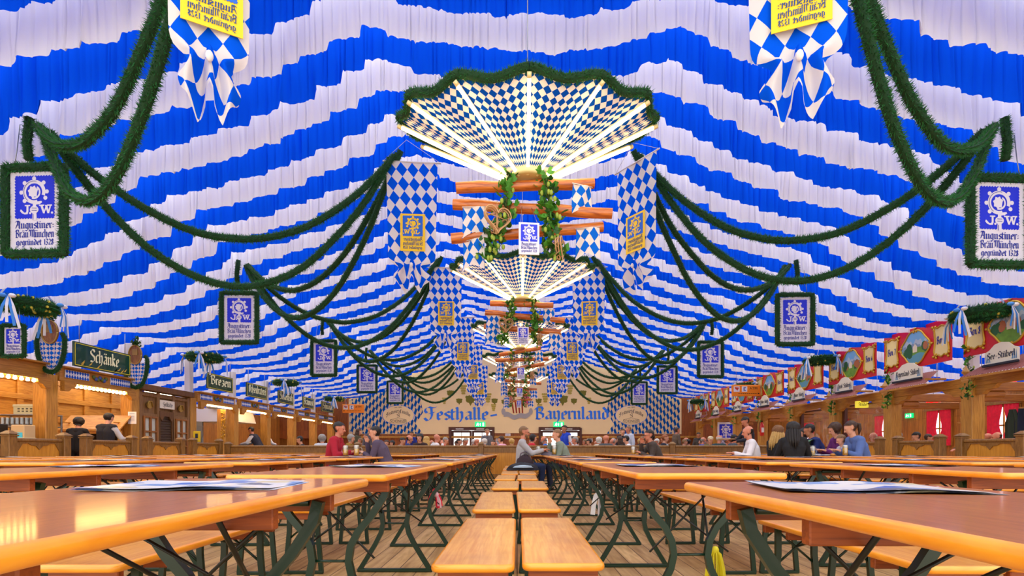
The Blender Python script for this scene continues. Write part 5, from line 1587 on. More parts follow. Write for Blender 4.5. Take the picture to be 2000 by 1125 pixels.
m = MB(); text(m, 'Strudel', (-.14, -.064, -.05), (1, 0, 0), (0, 0, 1), .07, 0, .26); m.build('lettering', INK, fl)
m = MB(); m.tube([(0, 0, .1), (0, 0, .3)], .005, 5); m.build('cord', CHAIN, fl)
exit_sign((XB - .07, 18.75, 2.15), .34, 'small green exit sign inside the right booth', (0, -1, 0))
cs = thing('coat_rack', 'dark coats hanging on a peg board by the second curtained window', 'coat rack', (XB - .05, 14.35, 2.05))
m = MB(); m.bb((0, 0, 0), (.05, .9, .12), .01); m.build('peg_board', OAK, cs)
for i, y in enumerate((-.28, .02, .3)):
    m = MB(); m.grid(lambda a, b, y=y: (-.16 - .05 * math.sin(a * 1.3) - .06 * math.sin(a / 10 * math.pi), y + (a / 10 - .5) * (.18 + .26 * min(1, b / 4)), .0 - .95 * b / 10), 10, 10)
    m.build('coat', (mat('coat_black', (26, 30, 34), .9), mat('coat_navy', (24, 34, 60), .9), mat('coat_olive', (44, 56, 44), .9))[i], cs)
br = thing('brezn_shelf', 'small carved wooden shelf on the booth wall between two red curtains', 'shelf', (XB - .06, 16.3, 1.86))
m = MB(); m.bb((0, 0, 0), (.1, .5, .16), .02); m.bb((-.03, 0, -.1), (.16, .56, .04), .01); m.prism([(-.2, .08), (.2, .08), (.1, .14), (0, .2), (-.1, .14)], (-.04, 0, 0), BU, BV, .03); m.build('shelf_body', OAK, br)
fe = thing('fire_extinguisher', 'red fire extinguisher on the fourth right post', 'fire extinguisher', at(1488, 838, PR[5] - .22))
m = MB(); m.lathe([(.07, -.28), (.08, -.26), (.08, .16), (.06, .22), (.03, .26), (.03, .3)], n=16); m.build('cylinder', mat('extinguisher_red', (206, 24, 30), .3, 0, .4), fe)
m = MB(); m.bb((0, 0, .32), (.04, .12, .05), .008); m.tube([(0, .02, .32), (-.1, .03, .26), (-.11, .03, .0), (-.1, .02, -.12)], .012, 6); m.build('valve_and_hose', mat('black_rubber', (24, 24, 26), .6), fe)
m = MB(); m.box((0, -.08, -.04), (.1, .01, .2)); m.build('instruction_label', PAPER, fe)
pb = thing('large_brewery_sign', 'large white brewery board standing in the far right booth', 'sign', at(1418, 858, 25.2) - Vector((0, 0, .4)), 0)
m = MB(); m.bb((0, .03, .62), (.8, .04, 1.24), .006); m.build('board', SIGNW, pb); crest_art((0, .008, 0), .8, False, SIGNB, SIGNW, INKB, pb)

# ------------------------------------------------------------------ low oak fences round the dining area
def fence_post(x, y, h, label, z=0):
    root = thing('fence_post', label, 'fence post', (x, y, 0), 0, 'square fence posts')
    m = MB(); m.bb((0, 0, h / 2), (.16, .16, h), .01); m.bb((0, 0, h - .03), (.19, .19, .025), .006); m.build('shaft', FENCEW, root)
    m = MB(); s = .1; m.add([(-s, -s, h), (s, -s, h), (s, s, h), (-s, s, h), (-.03, -.03, h + .06), (.03, -.03, h + .06), (.03, .03, h + .06), (-.03, .03, h + .06)], [(3, 2, 1, 0), (4, 5, 6, 7), (0, 1, 5, 4), (1, 2, 6, 5), (2, 3, 7, 6), (3, 0, 4, 7)]); m.build('cap', FENCEW, root)
def fence_panel(x, y, L, h, rz, label, fancy=True):
    root = thing('fence_section', label, 'fence', (x, y, 0), rz, 'oak fence sections')
    m = MB(); m.bb((0, 0, h / 2), (L, .03, h - .1), .004); m.build('pine_infill', FENCEP, root)
    m = MB(); m.bb((0, 0, h - .035), (L, .11, .07), .02); m.build('top_rail', FENCEW, root)
    m = MB()
    for sy in (-1, 1):
        f = sy * .03; 
        q = [(-L / 2, h - .07), (-L / 2, h - .52), (-L / 2 + .035, h - .5), (-L / 2 + .05, h - .24), (-L / 2 + .1, h - .17), (-L / 2 + .14, h - .1), (-.22, h - .095), (-.16, h - .13), (-.07, h - .14), (0, h - .21), (.07, h - .14), (.16, h - .13), (.22, h - .095), (L / 2 - .14, h - .1), (L / 2 - .1, h - .17), (L / 2 - .05, h - .24), (L / 2 - .035, h - .5), (L / 2, h - .52), (L / 2, h - .07)] if fancy else \
            [(-L / 2, h - .07), (-L / 2, h - .22), (L / 2, h - .22), (L / 2, h - .07)]
        U = Vector((1, 0, 0)) if sy < 0 else Vector((-1, 0, 0))
        m.prism(q, (0, f, 0), U, (0, 0, 1), .018)
    m.bb((0, 0, .08), (L, .06, .16), .006)
    m.build('scalloped_frame', FENCEW, root)
FP_L = [9.07, 10.17, 10.69, 11.95, 12.47, 13.7, 14.2, 15.45]
FP_R = [9.2, 10.47, 11.02, 12.24, 12.85, 14.4]
for s, fp, X in ((-1, FP_L, 9.0), (1, FP_R, 9.1)):
    for i, d in enumerate(fp):
        fence_post(s * X, d, 1.17, 'square oak fence post with pyramid cap, %s from the front on the %s' % (ORD[i], SIDEN[s]))
    for i in range(0, len(fp) - 1, 2):
        L = fp[i + 1] - fp[i] - .16
        fence_panel(s * X, (fp[i] + fp[i + 1]) / 2, L, 1.1, math.pi / 2, 'oak fence section with scalloped frame, %s from the front on the %s' % (ORD[i // 2], SIDEN[s]))
YF = 15.6
fx = [-8.8, -4.85, -1.1, 4.72, 8.85]
for i, x in enumerate(fx):
    fence_post(x, YF, 1.08, 'oak fence post in the cross fence, %s from the left' % ORD[i])
for i in range(len(fx) - 1):
    fence_panel((fx[i] + fx[i + 1]) / 2, YF, fx[i + 1] - fx[i] - .16, 1.03, 0, 'long oak cross fence section, %s from the left' % ORD[i], False)
# ------------------------------------------------------------------ people
SKINS = [mat('skin_fair', (226, 164, 132), .55, var=.08, vscale=9), mat('skin_ruddy', (214, 138, 108), .55, var=.08, vscale=9), mat('skin_tan', (190, 126, 92), .55, var=.08, vscale=9), mat('skin_brown', (130, 82, 58), .55, var=.08, vscale=9)]
EYEM = mat('eye_dark', (40, 30, 28), .3); LIPM = mat('lip', (170, 90, 80), .6)
def ik(sh, hand, l1, l2, pole):
    d = hand - sh; L = min(d.length, (l1 + l2) * .985)
    dn = d.normalized(); hand = sh + dn * L
    a = (l1 * l1 - l2 * l2 + L * L) / (2 * L); h = math.sqrt(max(0, l1 * l1 - a * a))
    p = pole - dn * pole.dot(dn); p.normalize()
    return sh + dn * a + p * h, hand
def body(kind, lean=.2, lh=(-.15, .42, .812), rh=(.15, .42, .812), hyaw=0.0, hpitch=.15, slim=1.0, side=0.0, voxel=.0125):
    """one continuous figure facing +y; returns (mesh data per region)"""
    segs = []                                             # (region, p0, p1, r0, r1, flatten)
    V = Vector
    seated = kind == 'sit'
    pz = .56 if seated else .96
    pel = V((0, 0, pz))
    sp = V((side, math.sin(lean), math.cos(lean))).normalized()
    fwd = V((0, math.cos(lean), -math.sin(lean)))
    waist = pel + sp * .17; chest = pel + sp * .36; shc = pel + sp * .475; nk = pel + sp * .535 + V((0, .01, 0))
    hd = nk + V((side * .1, .035 + math.sin(hpitch) * .04, .155))
    def S(reg, a, b, ra, rb, fl=1.0, ax=None): segs.append((reg, V(a), V(b), ra, rb, fl, ax))
    w = slim
    X = V((1, 0, 0))
    # trunk as side-by-side capsules so that it is wider than deep
    for sx in (-1, 1):
        S('torso', pel + X * sx * .065 * w, waist + X * sx * .055 * w, .112 * w, .105 * w)
        S('torso', waist + X * sx * .055 * w, chest + X * sx * .075, .105 * w, .115)
        S('torso', chest + X * sx * .075, shc + X * sx * .1, .115, .078)
        S('torso', shc + X * sx * .02, shc + X * sx * .165, .07, .066)
    S('torso', shc, nk + V((0, 0, -.005)), .075, .058)
    S('neck', nk, hd + V((0, -.02, -.05)), .055, .054)
    # head: skull, face, jaw, nose, ears
    Rz = Matrix.Rotation(hyaw, 3, 'Z') @ Matrix.Rotation(-hpitch, 3, 'X')
    H = lambda x, y, z: hd + Rz @ V((x, y, z))
    S('head', H(-.012, -.03, .045), H(.012, -.03, .045), .088, .088)
    S('head', H(0, .012, .03), H(0, .02, -.03), .08, .066)
    S('head', H(-.02, .035, -.055), H(.02, .035, -.055), .042, .042)
    S('head', H(0, .05, -.085), H(0, .06, -.09), .026, .022)
    S('head', H(0, .088, .01), H(0, .106, -.022), .010, .015)
    for sx in (-1, 1): S('head', H(sx * .084, -.012, .018), H(sx * .086, -.014, -.022), .014, .011)
    for sx in (-1, 1): S('head', H(sx * .018, .082, .028), H(sx * .045, .076, .028), .010, .010)
    # arms
    for sx, tgt in ((-1, lh), (1, rh)):
        sh = shc + X * sx * .175 + sp * -.015
        hand = V(tgt)
        el, hand = ik(sh, hand, .29, .27, V((sx * .55, -.35, -.8)))
        S('sleeve', sh, el, .058, .046); S('sleeve', el, hand, .045, .033)
        dr = (hand - el).normalized()
        up = V((0, 0, 1)); sd = dr.cross(up)
        if sd.length < .2: sd = dr.cross(V((0, 1, 0)))
        sd.normalize(); nrm = sd.cross(dr)
        pm = hand + dr * .055
        for q in (-.022, 0, .022): S('hand', hand + sd * q * .6, pm + dr * .02 + sd * q, .019, .017)
        for j, (q, fl) in enumerate(((-.033, .062), (-.011, .075), (.011, .078), (.033, .07))):
            b0 = hand + dr * .085 + sd * q; b1 = b0 + dr * fl * .55 + sd * q * .15 - nrm * .008; b2 = b1 + dr * fl * .4 - nrm * .024
            S('hand', b0, b1, .0105, .0098); S('hand', b1, b2, .0098, .0085)
        th = sx * -1
        S('hand', hand + dr * .02 + sd * th * .03, hand + dr * .055 + sd * th * .058 - nrm * .01, .0125, .0115)
        S('hand', hand + dr * .055 + sd * th * .058 - nrm * .01, hand + dr * .088 + sd * th * .055 - nrm * .022, .0112, .009)
    # legs
    for sx in (-1, 1):
        hip = pel + X * sx * .09 + V((0, 0, -.02))
        if seated:
            kn = V((sx * .13, .44, .535)); an = V((sx * .13, .40, .09))
        else:
            kn = V((sx * .1, .03 + .02 * sx, .52)); an = V((sx * .105, -.01 + .05 * sx, .09))
        S('leg', hip, kn, .088 * w, .062); S('leg', kn, an, .06, .043)
        S('foot', an + V((0, -.02, -.03)), an + V((sx * .02, .14, -.052)), .042, .036)
    # mesh
    mb = MB(); lab = []; pts = []; rads = []
    for reg, a, b, ra, rb, fl, ax in segs:
        L = (b - a).length; n = 10
        # capsule
        t = (b - a).normalized() if L > 1e-6 else V((0, 0, 1))
        P, Q = [], []
        for k in range(4): an_ = math.pi / 2 * (1 - k / 3.0); P.append(a - t * ra * math.sin(an_)); Q.append(max(.001, ra * math.cos(an_)))
        for k in range(4): an_ = math.pi / 2 * k / 3.0; P.append(b + t * rb * math.sin(an_)); Q.append(max(.001, rb * math.cos(an_)))
        mb.tube(P, Q, 12)
        for k in range(7):
            f = k / 6; pts.append(a.lerp(b, f)); rads.append(ra + (rb - ra) * f); lab.append(reg)
    me = mb.mesh('figure_src', [])
    ob = bpy.data.objects.new('figure_src', me); COL.objects.link(ob)
    md = ob.modifiers.new('r', 'REMESH'); md.mode = 'VOXEL'; md.voxel_size = voxel; md.use_smooth_shade = True
    sm = ob.modifiers.new('s', 'SMOOTH'); sm.factor = .5; sm.iterations = 3
    dg = bpy.context.evaluated_depsgraph_get()
    fin = bpy.data.meshes.new_from_object(ob.evaluated_get(dg))
    bpy.data.objects.remove(ob); bpy.data.meshes.remove(me)
    nv = len(fin.vertices)
    co = np.empty(nv * 3); fin.vertices.foreach_get('co', co); co = co.reshape(-1, 3)
    no = np.empty(nv * 3); fin.vertices.foreach_get('normal', no); no = no.reshape(-1, 3)
    pp = np.array([tuple(p) for p in pts]); rd = np.array(rads); labn = np.array(lab)
    best = np.empty(nv, dtype=int)
    for i in range(0, nv, 4000):
        dd = np.linalg.norm(co[i:i + 4000, None, :] - pp[None], axis=2) - rd[None]
        best[i:i + 4000] = dd.argmin(1)
    reg = labn[best]
    faces = [tuple(p.vertices) for p in fin.polygons]
    Rn = np.array(Rz).T                                    # world -> head frame
    hl = (co - np.array(tuple(hd))) @ Rn.T
    return dict(mesh=fin, co=co, no=no, reg=reg, faces=faces, hl=hl, hd=hd, Rz=Rz, shc=shc, top=float(co[:, 2].max()))
def layer(B, sel, off, name):
    """a garment or hair: the faces chosen by sel, lifted off the body"""
    co = B['co'] + B['no'] * off[:, None] if isinstance(off, np.ndarray) else B['co'] + B['no'] * off
    keep = [f for f in B['faces'] if all(sel[i] for i in f)]
    used = sorted({i for f in keep for i in f}); ix = {v: k for k, v in enumerate(used)}
    me = bpy.data.meshes.new(name)
    me.from_pydata([tuple(co[i]) for i in used], [], [tuple(ix[i] for i in f) for f in keep])
    me.polygons.foreach_set('use_smooth', [True] * len(keep)); me.materials.append(None); me.update()
    return me
def kit(**kw):
    B = body(**kw); reg = B['reg']; hl = B['hl']; K = {'top': B['top'], 'hd': B['hd']}
    B['mesh'].materials.clear(); B['mesh'].materials.append(None)
    B['mesh'].polygons.foreach_set('use_smooth', [True] * len(B['faces']))
    K['body'] = B['mesh']
    rough = np.array([.004 * noise.noise((c[0] * 16, c[1] * 16, c[2] * 16)) for c in B['co']])
    up = (reg == 'torso') | (reg == 'sleeve')
    K['shirt'] = layer(B, up, .013 + rough, 'shirt')
    K['waistcoat'] = layer(B, (reg == 'torso'), .022 + rough, 'waistcoat')
    K['trousers'] = layer(B, (reg == 'leg') | ((reg == 'torso') & (B['co'][:, 2] < (.64 if kw['kind'] == 'sit' else 1.0))), .009 + rough, 'trousers')
    K['shoe'] = layer(B, reg == 'foot', .008, 'shoes')
    hd = (reg == 'head')
    f, u, x = hl[:, 1], hl[:, 2], np.abs(hl[:, 0])
    ear = (x > .083) & (np.abs(u) < .045) & (np.abs(f + .012) < .03)
    line = .045 + .42 * np.maximum(0, f - .0)               # hairline
    short = (hd | (reg == 'neck')) & ~ear & ((u > line) | ((f < -.012) & (u > -.065)) | ((f < .012) & (u > -.0) & (x > .06)))
    n2 = np.array([.006 * noise.noise((c[0] * 45, c[1] * 45, c[2] * 22)) for c in B['co']])
    K['hair_short'] = layer(B, short, .013 + n2, 'hair_short')
    bob = (hd | (reg == 'neck')) & ((u > line - .01) | ((f < .012) & (u > -.1)) | ((f < .035) & (x > .055) & (u > -.06)))
    K['hair_bob'] = layer(B, bob, .024 + n2 * 1.5, 'hair_bob')
    rim = hd & ~ear & (f < .012) & (u > -.06) & (u < .062 - .3 * np.maximum(0, f + .08) * 0) & ((x > .05) | (f < -.05))
    K['hair_rim'] = layer(B, rim, .007 + n2, 'hair_rim')
    # long hair: the bob plus a fall of strands down the back
    m = MB(); hdv, Rz, shc = B['hd'], B['Rz'], B['shc']
    for i in range(13):
        a = math.pi * (1.0 + (i - 6) * .115)
        p0 = hdv + Rz @ Vector((-.085 * math.sin(a), .085 * math.cos(a) - .02, .05))
        p1 = hdv + Rz @ Vector((-.105 * math.sin(a), .105 * math.cos(a) - .02, -.06))
        p2 = Vector((p1.x * 1.05, p1.y - .02 - .04 * abs(math.cos(a)), p1.z - .14)); p3 = Vector((p2.x * .95, p2.y - .03, p2.z - .15 - .03 * math.sin(i * 3)))
        m.tube([p0, p1, p2, p3], [.022, .03, .03, .006], 6)
    K['hair_fall'] = m.mesh('hair_fall', [None])
    m = MB()
    p0 = hdv + Rz @ Vector((0, -.115, .05)); m.tube([p0, p0 + Vector((0, -.05, -.01)), p0 + Vector((0, -.065, -.1)), p0 + Vector((0, -.05, -.2))], [.02, .032, .03, .008], 8)
    K['pony'] = m.mesh('pony_tail', [None])
    m = MB()
    m.blob(hdv + Rz @ Vector((0, -.02, .085)), (.098, .11, .065), 0, 14, 8, Rz); m.blob(hdv + Rz @ Vector((0, .1, .062)), (.07, .06, .012), 0, 12, 5, Rz)
    K['cap'] = m.mesh('cap', [None])
    m = MB()
    for sx in (-1, 1): m.blob(hdv + Rz @ Vector((sx * .031, .083, .012)), (.011, .008, .008), 0, 8, 6, Rz)
    K['eyes'] = m.mesh('eyes', [EYEM])
    m = MB(); m.blob(hdv + Rz @ Vector((0, .082, -.05)), (.024, .009, .008), 0, 8, 6, Rz); K['mouth'] = m.mesh('mouth', [LIPM])
    m = MB()
    m.tube([hdv + Rz @ Vector((.031 * math.cos(t) * .8 + .034, .1, .013 + .019 * math.sin(t))) for t in [k * .5236 for k in range(13)]], .0035, 5)
    m.tube([hdv + Rz @ Vector((.031 * math.cos(t) * .8 - .034, .1, .013 + .019 * math.sin(t))) for t in [k * .5236 for k in range(13)]], .0035, 5)
    for sx in (-1, 1): m.tube([hdv + Rz @ Vector((sx * .06, .095, .015)), hdv + Rz @ Vector((sx * .09, -.0, .018))], .003, 4)
    K['glasses'] = m.mesh('spectacles', [EYEM])
    beard = hd & (f > .005) & (u < -.028) & ~((f > .075) & (u > -.04)) & ~((u > -.06) & (u < -.042) & (f > .07))
    K['beard'] = layer(B, beard, .006 + n2, 'beard')
    return K
KITS = {
 'A': kit(kind='sit', lean=.22),
 'B': kit(kind='sit', lean=.42, lh=(-.05, .44, .815), rh=(.03, .42, 1.03), hyaw=.1, hpitch=.1),
 'C': kit(kind='sit', lean=.36, lh=(-.12, .47, .815), rh=(.14, .45, .82), hyaw=-.35, hpitch=.4),
 'D': kit(kind='sit', lean=.08, lh=(-.14, .44, .84), rh=(.2, .5, .93), hyaw=.45, hpitch=.05),
 'W': kit(kind='sit', lean=.16, slim=.86, lh=(-.14, .42, .83), rh=(.14, .42, .83), hyaw=-.25, hpitch=.1),
 'G': kit(kind='sit', lean=.02, slim=1.14, lh=(-.1, .42, .85), rh=(.1, .44, .88), hpitch=.06),
 'S': kit(kind='stand', lean=.03, lh=(-.26, .08, .84), rh=(.26, .14, .86), hpitch=.1),
 'T': kit(kind='stand', lean=.10, lh=(-.16, .42, 1.12), rh=(.14, .46, 1.15), hpitch=.5),
 'U': kit(kind='stand', lean=.5, lh=(-.14, .62, 1.08), rh=(.1, .64, 1.06), hpitch=.55),
}
GARM = {}
def garment(rgb):
    k = 'fabric_%d_%d_%d' % rgb
    return mat(k, rgb, .85, var=.12, vscale=7)
def part(root, name, me, material):
    o = bpy.data.objects.new(name, me); COL.objects.link(o); o.parent = root
    if material is not None:
        o.material_slots[0].link = 'OBJECT'; o.material_slots[0].material = material
    return o
HAIRC = {'brown': (62, 38, 22), 'dark': (26, 20, 18), 'grey': (150, 146, 140), 'white': (214, 208, 200), 'blond': (196, 156, 86), 'red': (150, 84, 40), 'light': (128, 94, 60), 'ombre': (120, 78, 40)}
def person(px, py, kitn, rz, shirt, hair, hc, label, skin=0, trousers=(44, 52, 74), d=None, x=None, extra=(), group=None, lift=0.0, sc=None, vest=None):
    K = KITS[kitn]
    s = sc or 1.0
    if d is None: d = (K['top'] * s - CAM_Z) * FPX / (CY - py)
    if x is None: x = (px - CX) * d / FPX
    root = thing('person', label, 'person', (x, d, lift), R(rz), group)
    root.scale = (s, s, s)
    part(root, 'body', K['body'], SKINS[skin])
    part(root, 'shirt', K['shirt'], garment(shirt)); part(root, 'trousers', K['trousers'], garment(trousers)); part(root, 'shoes', K['shoe'], mat('shoe_leather', (30, 26, 24), .5))
    part(root, 'eyes', K['eyes'], None); part(root, 'mouth', K['mouth'], None)
    hm = mat('hair_' + hc, HAIRC[hc], .6, var=.3, vscale=40)
    if hair in ('short', 'bob', 'rim'): part(root, 'hair', K['hair_' + hair], hm)
    if hair == 'long': part(root, 'hair', K['hair_bob'], hm); part(root, 'hair_lengths', K['hair_fall'], mat('hair_blond', HAIRC['blond'], .6, var=.3, vscale=40) if hc == 'ombre' else hm)
    if hair == 'tail': part(root, 'hair', K['hair_short'], hm); part(root, 'pony_tail', K['pony'], hm)
    if hair == 'cap': part(root, 'hair', K['hair_rim'], hm); part(root, 'cap', K['cap'], garment((60, 50, 48) if 'cap_c' not in extra else (214, 196, 160)))
    if vest: part(root, 'waistcoat', K['waistcoat'], garment(vest))
    if 'glasses' in extra: part(root, 'spectacles', K['glasses'], None)
    if 'beard' in extra: part(root, 'beard', K['beard'], hm)
    return root
# the guests at the empty tables
person(1008, 838, 'G', -90, (172, 170, 172), 'short', 'light', 'bearded person in a pale grey hoodie and glasses sitting in the centre aisle', 1, (40, 56, 96), d=10.9, x=.1, extra=('glasses', 'beard'))
person(1100, 836, 'B', 90, (128, 142, 126), 'short', 'light', 'person in a sage green jumper leaning on the table by the centre aisle', 0, d=11.2, x=1.13)
person(650, 839, 'A', -90, (168, 16, 44), 'short', 'dark', 'person in a crimson hooded jumper with two beers before them', 1, d=9.95, x=-3.62, sc=1.04)
person(748, 846, 'B', 90, (84, 70, 92), 'short', 'dark', 'person in a plum jumper, hand at the mouth, facing the crimson jumper', 0, d=9.8, x=-2.46)
person(1272, 845, 'B', 90, (70, 60, 54), 'short', 'dark', 'person in a brown quilted jacket and glasses drinking beside a tall beer', 1, d=11.5, x=3.22, extra=('glasses',))
person(1492, 843, 'A', 75, (226, 222, 226), 'rim', 'dark', 'bald person in a white jacket turned left beside two long-haired people', 1, d=10.4, x=4.86)
person(1524, 841, 'W', -70, (28, 26, 28), 'long', 'ombre', 'person in black with long hair fading to blond, seated beside the white jacket', 0, d=10.5, x=5.27)
person(1546, 838, 'W', -20, (24, 24, 28), 'long', 'dark', 'person in a black jumper with long dark hair, back to the camera', 0, d=9.6, x=5.2, sc=1.02)
person(1562, 844, 'C', 92, (126, 146, 172), 'rim', 'grey', 'bald person in pale blue shirt and glasses opposite the black jumper', 1, d=12.1, x=6.66, extra=('glasses',), vest=(30, 32, 40))
person(1580, 841, 'W', 100, (60, 40, 60), 'bob', 'dark', 'person with dark bobbed hair smiling across the table behind the pram', 0, d=11.75, x=6.68)
person(1604, 832, 'C', 80, (22, 40, 104), 'short', 'dark', 'person in a navy jumper leaning over the table behind the green pram', 2, d=11.1, x=6.62, sc=1.07)
person(1664, 828, 'C', 88, (104, 34, 110), 'bob', 'brown', 'person in a purple jumper looking down at a small child', 0, d=10.4, x=6.72, sc=1.06)
person(1692, 828, 'C', 86, (86, 112, 172), 'tail', 'brown', 'person in a blue shirt with a pony tail, hands on the table', 0, d=9.75, x=6.62, sc=1.06)
person(1670, 853, 'C', 90, (206, 200, 210), 'short', 'light', 'small child in a pale top seated between the purple jumper and the blue shirt', 0, d=10.06, x=6.56, sc=.8, lift=.1)
# staff on the left
person(152, 823, 'T', 15, (24, 22, 26), 'bob', 'dark', 'person in a black dress and white collar bent over the till desk', 0, (20, 20, 24), d=12.45, x=-10.72, sc=.94)
person(206, 815, 'T', 0, (226, 224, 224), 'short', 'dark', 'person in a dark waistcoat and white sleeves seen from behind at the till desk', 0, (24, 24, 28), d=12.4, x=-9.98, vest=(34, 32, 38))
person(492, 838, 'U', 90, (230, 230, 236), 'short', 'dark', 'person in a white shirt and navy waistcoat bending over the roast counter', 1, (20, 40, 110), d=20.0, x=-10.05, vest=(32, 34, 52), sc=1.04)
person(548, 840, 'T', -20, (238, 236, 240), 'short', 'white', 'white-haired person in white kitchen clothes behind the fifth counter', 1, (230, 230, 232), d=22.2, x=-10.95)
person(601, 852, 'C', 120, (34, 28, 30), 'short', 'dark', 'person in black looking down near the last left counter', 0, d=None)
person(628, 849, 'W', 10, (206, 210, 218), 'bob', 'grey', 'person with bobbed ash-grey hair seen from behind left of the crimson jumper', 0)
